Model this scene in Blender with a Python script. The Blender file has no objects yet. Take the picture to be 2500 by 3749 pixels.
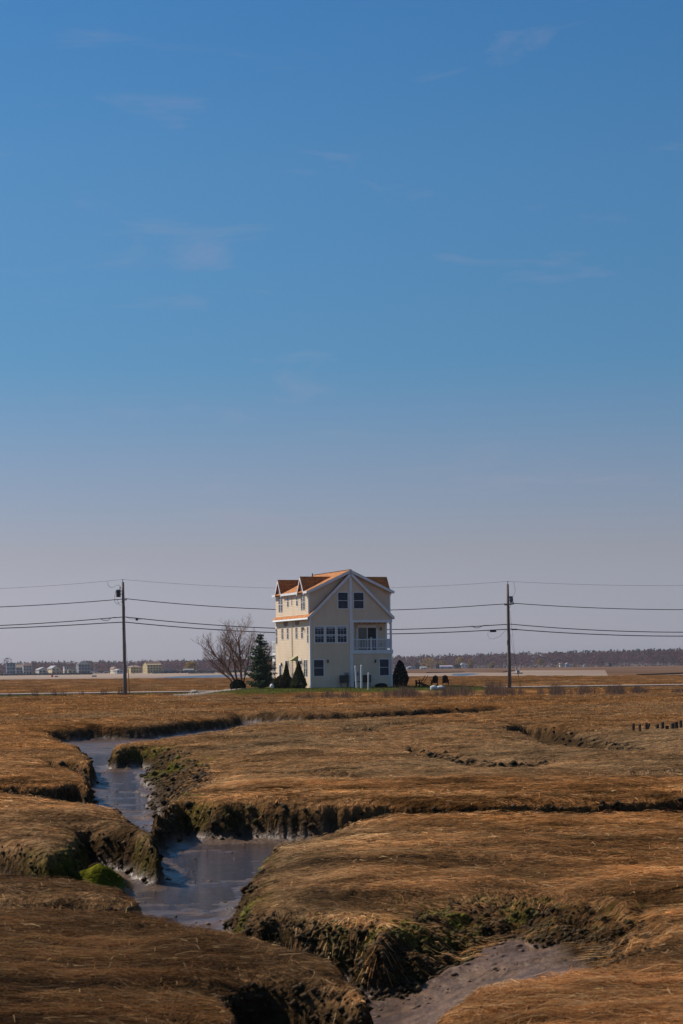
import bpy, math, random
import numpy as np

# ------------------------------------------------------------------ camera, sky, sun, exposure
F, PX, PY = 7000.0, 1250.0, 2443.5          # focal length and principal point in photograph pixels
TH, CZ = math.radians(0.75), 2.4            # slight roll, eye height above the marsh
RV = np.array([math.cos(TH), 0, -math.sin(TH)])
UV = np.array([math.sin(TH), 0, math.cos(TH)])
sc = bpy.context.scene
col = sc.collection

cam = bpy.data.cameras.new('camera')
cam.sensor_fit = 'VERTICAL'; cam.sensor_height = 36.0; cam.sensor_width = 24.0
cam.lens = F / 3749 * 36.0
cam.shift_y = (PY - 1874.5) / 3749
cam.clip_start = 0.5; cam.clip_end = 30000
cam.dof.use_dof = True; cam.dof.focus_distance = 175; cam.dof.aperture_fstop = 6.3
co = bpy.data.objects.new('camera', cam); col.objects.link(co)
from mathutils import Matrix, Vector
co.matrix_world = Matrix(((RV[0], UV[0], 0, 0), (0, 0, -1, 0), (RV[2], UV[2], 0, CZ), (0, 0, 0, 1)))
sc.camera = co

SUN_EL, SUN_AZ = math.radians(43), math.radians(-62)   # azimuth from +Y (view direction), negative = left
sd_ = Vector((math.sin(SUN_AZ) * math.cos(SUN_EL), math.cos(SUN_AZ) * math.cos(SUN_EL), math.sin(SUN_EL)))
w = bpy.data.worlds.new('World'); sc.world = w; w.use_nodes = True
nt = w.node_tree; N = nt.nodes; L = nt.links
bg = N['Background']; bg.inputs['Strength'].default_value = 0.11
sky = N.new('ShaderNodeTexSky'); sky.sky_type = 'NISHITA'; sky.sun_disc = False
sky.sun_elevation = SUN_EL; sky.sun_rotation = SUN_AZ
sky.air_density = 1.0; sky.dust_density = 0.6; sky.ozone_density = 2.5
tc = N.new('ShaderNodeTexCoord'); sep = N.new('ShaderNodeSeparateXYZ')
L.new(tc.outputs['Generated'], sep.inputs[0])
ramp = N.new('ShaderNodeValToRGB'); L.new(sep.outputs['Z'], ramp.inputs[0])
# hue of the clear spring sky by height above the horizon
stops = [(0.0000, (0.557, 0.579, 0.880)), (0.0105, (0.557, 0.579, 0.880)), (0.0604, (0.577, 0.498, 0.603)), (0.1030, (0.489, 0.506, 0.622)), (0.1580, (0.306, 0.526, 0.674)), (0.2520, (0.310, 0.582, 0.741)), (0.3250, (0.259, 0.575, 0.781)), (1.0000, (0.520, 0.660, 0.790))]
cr = ramp.color_ramp
while len(cr.elements) < len(stops): cr.elements.new(0.5)
for el, (p, c) in zip(cr.elements, stops): el.position = p; el.color = (*c, 1)
mul = N.new('ShaderNodeMix'); mul.data_type = 'RGBA'; mul.blend_type = 'MULTIPLY'; mul.inputs[0].default_value = 1
L.new(sky.outputs[0], mul.inputs[6]); L.new(ramp.outputs[0], mul.inputs[7])
# faint cirrus wisps
mp = N.new('ShaderNodeMapping'); L.new(tc.outputs['Generated'], mp.inputs[0])
mp.inputs['Scale'].default_value = (6, 6, 30); mp.inputs['Rotation'].default_value = (0, 0.12, 0); mp.inputs['Location'].default_value = (11.2, 4.4, 2.9)
n1 = N.new('ShaderNodeTexNoise'); n1.inputs['Scale'].default_value = 1.6; n1.inputs['Detail'].default_value = 7; n1.inputs['Roughness'].default_value = 0.62; n1.inputs['Distortion'].default_value = 0.6
L.new(mp.outputs[0], n1.inputs[0])
r2 = N.new('ShaderNodeValToRGB'); L.new(n1.outputs[0], r2.inputs[0])
r2.color_ramp.elements[0].position = 0.58; r2.color_ramp.elements[1].position = 0.9
r2.color_ramp.elements[0].color = (0, 0, 0, 1); r2.color_ramp.elements[1].color = (0.28, 0.28, 0.28, 1)
cl = N.new('ShaderNodeMix'); cl.data_type = 'RGBA'; L.new(r2.outputs[0], cl.inputs[0]); L.new(mul.outputs[2], cl.inputs[6])
cl.inputs[7].default_value = (4.0, 3.5, 4.1, 1)
L.new(cl.outputs[2], bg.inputs[0])

sl = bpy.data.lights.new('sun', 'SUN'); sl.energy = 5.0; sl.angle = math.radians(0.55); sl.color = (1.0, 0.94, 0.85)
so = bpy.data.objects.new('sun', sl); col.objects.link(so)
so.rotation_euler = sd_.to_track_quat('Z', 'Y').to_euler(); so.location = (-60, 40, 80)

sc.view_settings.view_transform = 'Standard'; sc.view_settings.look = 'None'
sc.view_settings.exposure = 0.0; sc.view_settings.gamma = 1.0
sc.render.engine = 'CYCLES'
sc.cycles.max_bounces = 4; sc.cycles.diffuse_bounces = 3; sc.cycles.glossy_bounces = 2; sc.cycles.use_denoising = True

rng = np.random.default_rng(7)
random.seed(7)

# ------------------------------------------------------------------ projection helpers (photograph -> place)
def ray(px, py):
    return (px - PX) / F * RV - (py - PY) / F * UV + np.array([0, 1.0, 0])
def gpt(px, py, z=0.0):
    d = ray(px, py); t = (z - CZ) / d[2]
    return np.array([0, 0, CZ]) + t * d
def at(px, py, Y):
    return np.array([0, 0, CZ]) + ray(px, py) * Y

# ------------------------------------------------------------------ noise
_T = np.random.default_rng(11).random((256, 256)).astype(np.float32)
def vnoise(x, y):
    xi = np.floor(x); yi = np.floor(y); fx = (x - xi).astype(np.float32); fy = (y - yi).astype(np.float32)
    xi = xi.astype(np.int64) & 255; yi = yi.astype(np.int64) & 255; x1 = (xi + 1) & 255; y1 = (yi + 1) & 255
    fx = fx * fx * (3 - 2 * fx); fy = fy * fy * (3 - 2 * fy)
    a = _T[yi, xi] * (1 - fx) + _T[yi, x1] * fx; b = _T[y1, xi] * (1 - fx) + _T[y1, x1] * fx
    return a * (1 - fy) + b * fy
def fbm(x, y, o=4, g=0.5):
    s = 0; a = 1; t = 0
    for i in range(o):
        s = s + a * vnoise(x * 2 ** i + 17.3 * i, y * 2 ** i + 9.1 * i); t += a; a *= g
    return s / t * 2 - 1
def sstep(a, b, x):
    t = np.clip((x - a) / (b - a), 0, 1); return t * t * (3 - 2 * t)

# ------------------------------------------------------------------ materials
MATS = {}
def pmat(name, base, rough=0.7, c2=None, scale=4.0, detail=5, stretch=(1, 1, 1), bump=0.0, bscale=None, metal=0.0, spec=0.5, coords='Object', contrast=(0.35, 0.65)):
    m = bpy.data.materials.new(name); m.use_nodes = True; t = m.node_tree; b = t.nodes['Principled BSDF']
    b.inputs['Roughness'].default_value = rough; b.inputs['Metallic'].default_value = metal
    b.inputs['Specular IOR Level'].default_value = spec
    if c2 is None: c2 = tuple(min(1, c * 1.15) for c in base)
    tcn = t.nodes.new('ShaderNodeTexCoord'); mpn = t.nodes.new('ShaderNodeMapping'); mpn.inputs['Scale'].default_value = stretch
    t.links.new(tcn.outputs[coords], mpn.inputs[0])
    no = t.nodes.new('ShaderNodeTexNoise'); no.inputs['Scale'].default_value = scale; no.inputs['Detail'].default_value = detail
    t.links.new(mpn.outputs[0], no.inputs[0])
    rp = t.nodes.new('ShaderNodeValToRGB'); t.links.new(no.outputs[0], rp.inputs[0])
    rp.color_ramp.elements[0].position, rp.color_ramp.elements[1].position = contrast
    rp.color_ramp.elements[0].color = (*base, 1); rp.color_ramp.elements[1].color = (*c2, 1)
    t.links.new(rp.outputs[0], b.inputs['Base Color'])
    if bump:
        bn = t.nodes.new('ShaderNodeBump'); bn.inputs['Strength'].default_value = bump; bn.inputs['Distance'].default_value = 0.03
        n2 = t.nodes.new('ShaderNodeTexNoise'); n2.inputs['Scale'].default_value = bscale or scale * 3; n2.inputs['Detail'].default_value = 6
        t.links.new(mpn.outputs[0], n2.inputs[0]); t.links.new(n2.outputs[0], bn.inputs['Height']); t.links.new(bn.outputs[0], b.inputs['Normal'])
    MATS[name] = m; return m
def vmat(name, rough=0.8, spec=0.3, trans=0.0, attr='col'):
    m = bpy.data.materials.new(name); m.use_nodes = True; t = m.node_tree; b = t.nodes['Principled BSDF']
    a = t.nodes.new('ShaderNodeAttribute'); a.attribute_name = attr
    no = t.nodes.new('ShaderNodeTexNoise'); no.inputs['Scale'].default_value = 9; no.inputs['Detail'].default_value = 3
    mx = t.nodes.new('ShaderNodeMix'); mx.data_type = 'RGBA'; mx.blend_type = 'MULTIPLY'; mx.inputs[0].default_value = 0.2
    g = t.nodes.new('ShaderNodeTexCoord'); t.links.new(g.outputs['Object'], no.inputs[0])
    t.links.new(a.outputs['Color'], mx.inputs[6]); t.links.new(no.outputs[0], mx.inputs[7])
    t.links.new(mx.outputs[2], b.inputs['Base Color'])
    b.inputs['Roughness'].default_value = rough; b.inputs['Specular IOR Level'].default_value = spec
    if trans:
        b.inputs['Subsurface Weight'].default_value = 0
        td = t.nodes.new('ShaderNodeBsdfTranslucent'); ms = t.nodes.new('ShaderNodeMixShader'); ms.inputs[0].default_value = trans
        t.links.new(mx.outputs[2], td.inputs[0]); out = t.nodes['Material Output']
        t.links.new(b.outputs[0], ms.inputs[1]); t.links.new(td.outputs[0], ms.inputs[2]); t.links.new(ms.outputs[0], out.inputs[0])
    MATS[name] = m; return m

pmat('siding', (0.68, 0.515, 0.345), 0.6, (0.77, 0.595, 0.415), 1.2, 6, (1, 1, 0.35), contrast=(0.3, 0.7))
pmat('trim', (0.70, 0.69, 0.68), 0.5, (0.78, 0.77, 0.76), 2.0)
pmat('glass', (0.010, 0.022, 0.042), 0.08, (0.018, 0.040, 0.070), 2.5, spec=0.15)
pmat('door_glass', (0.012, 0.02, 0.014), 0.08, (0.02, 0.05, 0.03), 3.0)
pmat('screen_door', (0.008, 0.008, 0.01), 0.6)
pmat('curtain', (0.34, 0.37, 0.40), 0.8)
pmat('black_metal', (0.02, 0.02, 0.022), 0.5)
pmat('grey_metal', (0.10, 0.105, 0.11), 0.5, (0.16, 0.165, 0.17))
pmat('light_grey', (0.30, 0.31, 0.33), 0.6)
pmat('gold', (0.20, 0.12, 0.03), 0.5, (0.30, 0.19, 0.06))
pmat('canvas', (0.30, 0.27, 0.13), 0.8, (0.4, 0.36, 0.18))
pmat('pole_wood', (0.13, 0.09, 0.07), 0.85, (0.24, 0.18, 0.145), 5, 7, (6, 6, 0.5), 0.6)
pmat('old_wood', (0.035, 0.024, 0.018), 0.9, (0.10, 0.072, 0.055), 9, 7, (4, 4, 0.6), 0.6, spec=0.05)
pmat('dark_wood', (0.022, 0.012, 0.008), 0.85, (0.045, 0.024, 0.014), 6, 6, (5, 5, 1), spec=0.05)
pmat('cable', (0.018, 0.018, 0.02), 0.6)
pmat('yellow_plastic', (0.55, 0.27, 0.02), 0.5)
pmat('bark', (0.13, 0.065, 0.04), 0.9, (0.22, 0.12, 0.08), 6, 6, (3, 3, 1))
pmat('twig', (0.20, 0.12, 0.085), 0.9, (0.27, 0.165, 0.12), 3)
pmat('dark_bark', (0.05, 0.035, 0.025), 0.9)
pmat('road', (0.27, 0.21, 0.175), 0.9, (0.34, 0.275, 0.23), 0.6, 6, bump=0.2, spec=0.05)
pmat('sand', (0.29, 0.20, 0.145), 0.9, (0.38, 0.275, 0.205), 0.02, 8, (1, 0.25, 1), spec=0.05)
pmat('flat_mud', (0.25, 0.175, 0.13), 0.9, (0.34, 0.25, 0.19), 0.012, 8, (1, 0.2, 1), spec=0.03)
pmat('stone', (0.24, 0.20, 0.165), 0.9, (0.40, 0.35, 0.30), 3, 8, bump=0.5)
pmat('pale_stone', (0.42, 0.42, 0.42), 0.8, (0.6, 0.59, 0.58), 4, 8, bump=0.4)
pmat('white_paint', (0.72, 0.71, 0.68), 0.5, (0.8, 0.79, 0.77), 6)
pmat('boat_white', (0.55, 0.58, 0.62), 0.4)
pmat('boat_blue', (0.05, 0.14, 0.28), 0.4)
pmat('boat_dark', (0.03, 0.035, 0.045), 0.5)
pmat('red_paint', (0.5, 0.03, 0.02), 0.5)
pmat('far_marsh', (0.10, 0.050, 0.026), 0.9, (0.17, 0.092, 0.05), 0.03, 8, (1, 0.15, 1), spec=0.05)
for nm, c in dict(house_cream=(0.6, 0.48, 0.30), house_white=(0.45, 0.43, 0.41), house_grey=(0.20, 0.21, 0.22), house_yellow=(0.46, 0.36, 0.17), house_blue=(0.20, 0.27, 0.36),
                  roof_brown=(0.16, 0.075, 0.045), roof_tan=(0.26, 0.17, 0.115), roof_dark=(0.055, 0.05, 0.055), roof_grey=(0.26, 0.25, 0.25), roof_pink=(0.40, 0.21, 0.18), house_glass=(0.03, 0.04, 0.05)).items():
    pmat(nm, c, 0.7, tuple(x * 1.12 for x in c), 0.4)
vmat('foliage', 0.75, 0.15, 0.15); vmat('far_foliage', 0.9, 0.0, 0.45); vmat('blade', 0.7, 0.06, 0.45); vmat('stones', 0.9, 0.08)

def shingle_mat():
    m = bpy.data.materials.new('shingle'); m.use_nodes = True; t = m.node_tree; b = t.nodes['Principled BSDF']
    g = t.nodes.new('ShaderNodeUVMap'); br = t.nodes.new('ShaderNodeTexBrick'); t.links.new(g.outputs[0], br.inputs[0])
    br.inputs['Scale'].default_value = 1; br.inputs['Brick Width'].default_value = 0.34; br.inputs['Row Height'].default_value = 0.17
    br.inputs['Mortar Size'].default_value = 0.012; br.inputs['Color1'].default_value = (0.60, 0.215, 0.038, 1); br.inputs['Color2'].default_value = (0.38, 0.12, 0.022, 1)
    br.inputs['Mortar'].default_value = (0.09, 0.035, 0.012, 1); br.inputs['Bias'].default_value = -0.1
    no = t.nodes.new('ShaderNodeTexNoise'); no.inputs['Scale'].default_value = 1.3; no.inputs['Detail'].default_value = 6; t.links.new(g.outputs[0], no.inputs[0])
    mx = t.nodes.new('ShaderNodeMix'); mx.data_type = 'RGBA'; mx.blend_type = 'OVERLAY'; mx.inputs[0].default_value = 0.45
    t.links.new(br.outputs[0], mx.inputs[6]); t.links.new(no.outputs[0], mx.inputs[7]); t.links.new(mx.outputs[2], b.inputs['Base Color'])
    bn = t.nodes.new('ShaderNodeBump'); bn.inputs['Strength'].default_value = 0.6; bn.inputs['Distance'].default_value = 0.02
    t.links.new(br.outputs['Fac'], bn.inputs['Height']); bn.invert = True; t.links.new(bn.outputs[0], b.inputs['Normal'])
    b.inputs['Roughness'].default_value = 0.85; MATS['shingle'] = m
shingle_mat()

def ground_mat():
    m = bpy.data.materials.new('marsh_soil'); m.use_nodes = True; t = m.node_tree; b = t.nodes['Principled BSDF']
    a = t.nodes.new('ShaderNodeAttribute'); a.attribute_name = 'col'
    wt = t.nodes.new('ShaderNodeAttribute'); wt.attribute_name = 'wet'
    geo = t.nodes.new('ShaderNodeNewGeometry')
    no = t.nodes.new('ShaderNodeTexNoise'); no.inputs['Scale'].default_value = 5; no.inputs['Detail'].default_value = 8; no.inputs['Roughness'].default_value = 0.65
    t.links.new(geo.outputs['Position'], no.inputs[0])
    rp = t.nodes.new('ShaderNodeValToRGB'); t.links.new(no.outputs[0], rp.inputs[0])
    rp.color_ramp.elements[0].position = 0.3; rp.color_ramp.elements[0].color = (0.45, 0.45, 0.45, 1)
    rp.color_ramp.elements[1].position = 0.7; rp.color_ramp.elements[1].color = (1.35, 1.3, 1.25, 1)
    mx = t.nodes.new('ShaderNodeMix'); mx.data_type = 'RGBA'; mx.blend_type = 'MULTIPLY'; mx.inputs[0].default_value = 1
    t.links.new(a.outputs['Color'], mx.inputs[6]); t.links.new(rp.outputs[0], mx.inputs[7]); t.links.new(mx.outputs[2], b.inputs['Base Color'])
    mr = t.nodes.new('ShaderNodeMapRange'); t.links.new(wt.outputs['Fac'], mr.inputs[0]); mr.inputs[3].default_value = 0.92; mr.inputs[4].default_value = 0.24
    t.links.new(mr.outputs[0], b.inputs['Roughness'])
    ms_ = t.nodes.new('ShaderNodeMath'); ms_.operation = 'MULTIPLY'; ms_.inputs[1].default_value = .4; t.links.new(wt.outputs['Fac'], ms_.inputs[0]); t.links.new(ms_.outputs[0], b.inputs['Specular IOR Level'])
    n2 = t.nodes.new('ShaderNodeTexNoise'); n2.inputs['Scale'].default_value = 9; n2.inputs['Detail'].default_value = 7
    t.links.new(geo.outputs['Position'], n2.inputs[0])
    bn = t.nodes.new('ShaderNodeBump'); bn.inputs['Distance'].default_value = 0.16
    mr2 = t.nodes.new('ShaderNodeMapRange'); t.links.new(wt.outputs['Fac'], mr2.inputs[0]); mr2.inputs[3].default_value = 0.9; mr2.inputs[4].default_value = 0.12
    t.links.new(mr2.outputs[0], bn.inputs['Strength'])
    t.links.new(n2.outputs[0], bn.inputs['Height']); t.links.new(bn.outputs[0], b.inputs['Normal'])
    MATS['marsh_soil'] = m
ground_mat()
def water_mat(name, base, rough, bump, scale):
    m = bpy.data.materials.new(name); m.use_nodes = True; t = m.node_tree; b = t.nodes['Principled BSDF']
    b.inputs['Base Color'].default_value = (*base, 1); b.inputs['IOR'].default_value = 1.33
    geo = t.nodes.new('ShaderNodeNewGeometry'); mp_ = t.nodes.new('ShaderNodeMapping'); mp_.inputs['Scale'].default_value = (0.6, 2.0, 1)
    t.links.new(geo.outputs['Position'], mp_.inputs[0])
    n0 = t.nodes.new('ShaderNodeTexNoise'); n0.inputs['Scale'].default_value = scale * 0.3; n0.inputs['Detail'].default_value = 5; t.links.new(mp_.outputs[0], n0.inputs[0])
    mr = t.nodes.new('ShaderNodeMapRange'); mr.inputs[1].default_value = 0.35; mr.inputs[2].default_value = 0.65; mr.inputs[3].default_value = rough; mr.inputs[4].default_value = rough * 3.5
    t.links.new(n0.outputs[0], mr.inputs[0]); t.links.new(mr.outputs[0], b.inputs['Roughness'])
    n2 = t.nodes.new('ShaderNodeTexNoise'); n2.inputs['Scale'].default_value = scale; n2.inputs['Detail'].default_value = 5; t.links.new(mp_.outputs[0], n2.inputs[0])
    bn = t.nodes.new('ShaderNodeBump'); bn.inputs['Strength'].default_value = bump; bn.inputs['Distance'].default_value = 0.05
    t.links.new(n2.outputs[0], bn.inputs['Height']); t.links.new(bn.outputs[0], b.inputs['Normal'])
    MATS[name] = m
water_mat('creek_water', (0.05, 0.032, 0.022), 0.03, 0.8, 11)
water_mat('tide_water', (0.04, 0.06, 0.09), 0.15, 0.6, 0.5)

# ------------------------------------------------------------------ mesh helpers
def tag(o, label=None, cat=None, group=None, kind=None):
    if label: o['label'] = label
    if cat: o['category'] = cat
    if group: o['group'] = group
    if kind: o['kind'] = kind
    return o
def empty(name, loc, rz=0.0):
    o = bpy.data.objects.new(name, None); col.objects.link(o); o.location = loc; o.rotation_euler = (0, 0, rz); o.empty_display_size = 0.2
    return o
def np_mesh(name, verts, faces, mat, colors=None, parent=None, smooth=False, extra=None):
    """verts (n,3), faces (m,k) all of one size"""
    verts = np.asarray(verts, np.float32); faces = np.asarray(faces, np.int32); k = faces.shape[1]
    me = bpy.data.meshes.new(name); me.vertices.add(len(verts)); me.vertices.foreach_set('co', verts.ravel())
    me.loops.add(faces.size); me.loops.foreach_set('vertex_index', faces.ravel())
    me.polygons.add(len(faces)); me.polygons.foreach_set('loop_start', np.arange(0, faces.size, k, dtype=np.int32))
    me.polygons.foreach_set('loop_total', np.full(len(faces), k, np.int32))
    if smooth: me.polygons.foreach_set('use_smooth', np.ones(len(faces), bool))
    if colors is not None:
        at_ = me.attributes.new('col', 'FLOAT_COLOR', 'POINT'); c4 = np.ones((len(verts), 4), np.float32); c4[:, :3] = colors; at_.data.foreach_set('color', c4.ravel())
    for nme, val in (extra or {}).items():
        a_ = me.attributes.new(nme, 'FLOAT', 'POINT'); a_.data.foreach_set('value', np.asarray(val, np.float32))
    me.update(calc_edges=True); me.validate()
    me.materials.append(MATS[mat])
    o = bpy.data.objects.new(name, me); col.objects.link(o)
    if parent: o.parent = parent
    return o

class MB:
    def __init__(s): s.v = []; s.f = []; s.uv = None
    def poly(s, pts):
        i = len(s.v); s.v += [tuple(p) for p in pts]; s.f.append(tuple(range(i, i + len(pts)))); return s
    def box(s, x0, x1, y0, y1, z0, z1):
        i = len(s.v)
        s.v += [(x0, y0, z0), (x1, y0, z0), (x1, y1, z0), (x0, y1, z0), (x0, y0, z1), (x1, y0, z1), (x1, y1, z1), (x0, y1, z1)]
        s.f += [tuple(i + j for j in q) for q in ((0, 3, 2, 1), (4, 5, 6, 7), (0, 1, 5, 4), (1, 2, 6, 5), (2, 3, 7, 6), (3, 0, 4, 7))]; return s
    def prism(s, ring, d):
        """closed ring of points extruded by vector d"""
        n = len(ring); i = len(s.v); s.v += [tuple(p) for p in ring] + [tuple(np.add(p, d)) for p in ring]
        s.f.append(tuple(range(i + n - 1, i - 1, -1))); s.f.append(tuple(range(i + n, i + 2 * n)))
        for k in range(n): s.f.append((i + k, i + (k + 1) % n, i + n + (k + 1) % n, i + n + k))
        return s
    def tube(s, pts, rad, n=6, cap=True):
        pts = [np.array(p, float) for p in pts]; m = len(pts)
        if not hasattr(rad, '__len__'): rad = [rad] * m
        i0 = len(s.v); prev = None
        for k, p in enumerate(pts):
            t = pts[min(k + 1, m - 1)] - pts[max(k - 1, 0)]; t = t / (np.linalg.norm(t) + 1e-9)
            if prev is None:
                a = np.cross(t, (0, 0, 1.0)) if abs(t[2]) < 0.95 else np.cross(t, (1.0, 0, 0))
            else: a = prev - t * (prev @ t)
            a = a / (np.linalg.norm(a) + 1e-9); b = np.cross(t, a); prev = a
            for q in range(n):
                an = 2 * math.pi * q / n; s.v.append(tuple(p + rad[k] * (math.cos(an) * a + math.sin(an) * b)))
        for k in range(m - 1):
            for q in range(n):
                s.f.append((i0 + k * n + q, i0 + k * n + (q + 1) % n, i0 + (k + 1) * n + (q + 1) % n, i0 + (k + 1) * n + q))
        if cap:
            s.f.append(tuple(i0 + q for q in reversed(range(n)))); s.f.append(tuple(i0 + (m - 1) * n + q for q in range(n)))
        return s
    def build(s, name, mat, parent=None, smooth=False, loc=None, bevel=0):
        me = bpy.data.meshes.new(name); me.from_pydata(s.v, [], s.f); me.update()
        if smooth: me.polygons.foreach_set('use_smooth', np.ones(len(s.f), bool))
        me.materials.append(MATS[mat]); o = bpy.data.objects.new(name, me); col.objects.link(o)
        if s.uv:
            ul = me.uv_layers.new(name='UVMap'); k = 0
            for p in me.polygons:
                for li in p.loop_indices: ul.data[li].uv = s.uv(me.vertices[me.loops[li].vertex_index].co, p.normal)
        if parent: o.parent = parent
        if loc is not None: o.location = loc
        return o
def copy_tree(o, parent=None):
    c = o.copy(); col.objects.link(c)
    if parent: c.parent = parent
    for ch in list(o.children): copy_tree(ch, c)
    return c
def rock_mesh(seed, sx, sy, sz, n=14, m=9, amp=0.28):
    r = np.random.default_rng(seed); ph = r.random(6) * 6.28; V = []; Fc = []
    for i in range(m + 1):
        th = math.pi * i / m
        for j in range(n):
            a = 2 * math.pi * j / n; d = np.array([math.sin(th) * math.cos(a), math.sin(th) * math.sin(a), math.cos(th)])
            k = 1 + amp * (math.sin(3 * d[0] + ph[0]) * math.sin(2.6 * d[1] + ph[1]) + 0.5 * math.sin(5 * d[2] + 4 * d[0] + ph[2]) + 0.35 * math.sin(9 * d[1] + 7 * d[0] + ph[3]))
            V.append(d * k * (sx, sy, sz))
    for i in range(m):
        for j in range(n): Fc.append((i * n + j, (i + 1) * n + j, (i + 1) * n + (j + 1) % n, i * n + (j + 1) % n))
    b = MB(); b.v = [tuple(p) for p in V]; b.f = Fc; return b

# ================================================================== MARSH TERRAIN
# rows by distance, columns by bearing; creek lips traced from the photograph on the marsh plane
rowsY = np.concatenate([np.exp(np.arange(math.log(6.5), math.log(62), 0.0022)), np.exp(np.arange(math.log(62), math.log(215), 0.0038)), np.exp(np.arange(math.log(215), math.log(700), 0.012))])
colsU = np.concatenate([np.arange(-0.42, -0.195, 0.006), np.arange(-0.195, 0.195, 0.0013), np.arange(0.195, 0.42, 0.006)])
YY, UU = np.meshgrid(rowsY, colsU, indexing='ij'); XX = YY * UU
nR, nC = YY.shape

def catmull(P, n=3, closed=True):
    P = np.array(P, float); out = []; m = len(P)
    for i in range(m):
        p0, p1, p2, p3 = P[(i - 1) % m], P[i], P[(i + 1) % m], P[(i + 2) % m]
        for k in range(n):
            t = k / n; out.append(0.5 * ((2 * p1) + (-p0 + p2) * t * 1 + (2 * p0 - 5 * p1 + 4 * p2 - p3) * t * t + (-p0 + 3 * p1 - 3 * p2 + p3) * t ** 3))
    return np.array(out)
def lips(pts):
    out = []
    for p in pts:
        g = gpt(p[0], p[1]); out.append((g[0], g[1], p[2] if len(p) > 2 else 0.2))
    return np.array(out)
MAIN = [(248, 2698), (287, 2716), (312, 2748), (335, 2784), (280, 2778), (190, 2768), (190, 2798), (287, 2806), (318, 2832), (322, 2852), (285, 2846), (180, 2853), (80, 2857), (-300, 2855), (-900, 2840),
        (-900, 2875), (-300, 2888), (0, 2894), (247, 2911), (339, 2925), (425, 2937), (494, 2978), (540, 3012), (570, 3050), (545, 3048), (470, 3026), (370, 3018), (300, 3016), (230, 3095), (115, 3092), (0, 3066), (-400, 3040), (-900, 3000),
        (-900, 3120), (-300, 3170), (0, 3180), (200, 3187), (290, 3194, .5), (430, 3226, .4), (516, 3253), (530, 3283), (400, 3286), (200, 3283), (0, 3280), (-500, 3270), (-500, 3296), (0, 3303), (255, 3306), (542, 3316), (638, 3334), (816, 3356), (987, 3394), (1113, 3433), (1217, 3473), (1274, 3507), (1320, 3548), (1345, 3588), (1290, 3600), (1200, 3575), (1100, 3560), (950, 3552), (852, 3572),
        (852, 3600), (872, 3650), (886, 3690), (900, 3760), (915, 3900), (900, 4300), (1300, 4300), (1420, 3900), (1498, 3757), (1518, 3730), (1548, 3700), (1578, 3650), (1655, 3600), (1766, 3560), (1978, 3524), (2106, 3502), (2265, 3474), (2380, 3438, .5), (2460, 3375, .8),
        (2420, 3310, 1.0), (2290, 3285, 1.2), (2140, 3262, 1.3), (1950, 3248, 1.25), (1820, 3246, 1.15), (1630, 3262, 1.1), (1500, 3306, .9), (1420, 3348, .6), (1372, 3372, .4), (1340, 3335, .3), (1200, 3325, .4), (1102, 3315, .45), (1010, 3312, .4), (925, 3316, .3), (905, 3288, .3), (925, 3255, .3), (925, 3215, .35), (925, 3180, .4), (950, 3128, .35), (985, 3085, .3), (1020, 3058), (1176, 3040), (1251, 3004), (1310, 2977), (1400, 2966), (1600, 2968), (2100, 2965), (2500, 2955), (3400, 2935),
        (3400, 2888, .12), (2500, 2902, .12), (2100, 2918, .12), (1700, 2929, .14), (1350, 2929, .16), (1100, 2928), (900, 2921, .4), (803, 2926, .45), (757, 2921, .4), (660, 2914, .4), (600, 2946), (562, 2972), (572, 2955), (600, 2928), (650, 2900, .4), (700, 2880, .7), (735, 2850, 1.2), (752, 2815, 1.6), (746, 2793, 1.6), (717, 2765, 1.6), (677, 2741, 1.4), (608, 2723, .8), (500, 2721, .5), (432, 2733, .4), (425, 2722), (440, 2700), (430, 2688), (330, 2690)]
DITCH = [(190, 2662, .5), (320, 2652, .5), (520, 2647, .6), (660, 2633, .5), (850, 2616, .5), (866, 2602, .5), (1100, 2604, .5), (1350, 2598, .5), (1640, 2585, .5), (1840, 2580, .6), (1840, 2588, .8), (1640, 2611, .8), (1300, 2622, .8), (930, 2642, .8), (830, 2664, .8), (640, 2690, .6), (440, 2712), (255, 2706), (190, 2684)]
POLYS = [(catmull(lips(MAIN)), 0.78), (catmull(lips(DITCH)), 0.75),
         (catmull(lips([(1238, 2656, .5), (1330, 2653, .5), (1420, 2652, .5), (1432, 2668, .7), (1330, 2672, .7), (1238, 2668, .7)])), 0.35),
         (catmull(lips([(1850, 2650, .3), (1960, 2645, .3), (2050, 2652, .4), (2110, 2672, .8), (2220, 2700, 1.0), (2340, 2724, 1.0), (2330, 2738, .8), (2200, 2733, .8), (2090, 2720, .8), (1995, 2710, .5), (1945, 2684, .5)])), 0.75),
         (catmull(lips([(1470, 2722, .8), (1600, 2738, .8), (1750, 2764, .8), (1850, 2775, .7), (2010, 2766, .7), (2010, 2786, .6), (1850, 2800, .5), (1740, 2799, .5), (1640, 2776, .7), (1500, 2746, .8)])), 0.60),
         (catmull(lips([(2700, 2800, .8), (2450, 2815, .8), (2200, 2822, .8), (2200, 2832, .8), (2450, 2830, .8), (2700, 2818, .8)])), 0.2),
         (catmull(lips([(1030, 2815, .8), (1250, 2822, .8), (1400, 2838, .8), (1400, 2850, .8), (1200, 2840, .8), (1030, 2828, .8)])), 0.2)]
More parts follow.
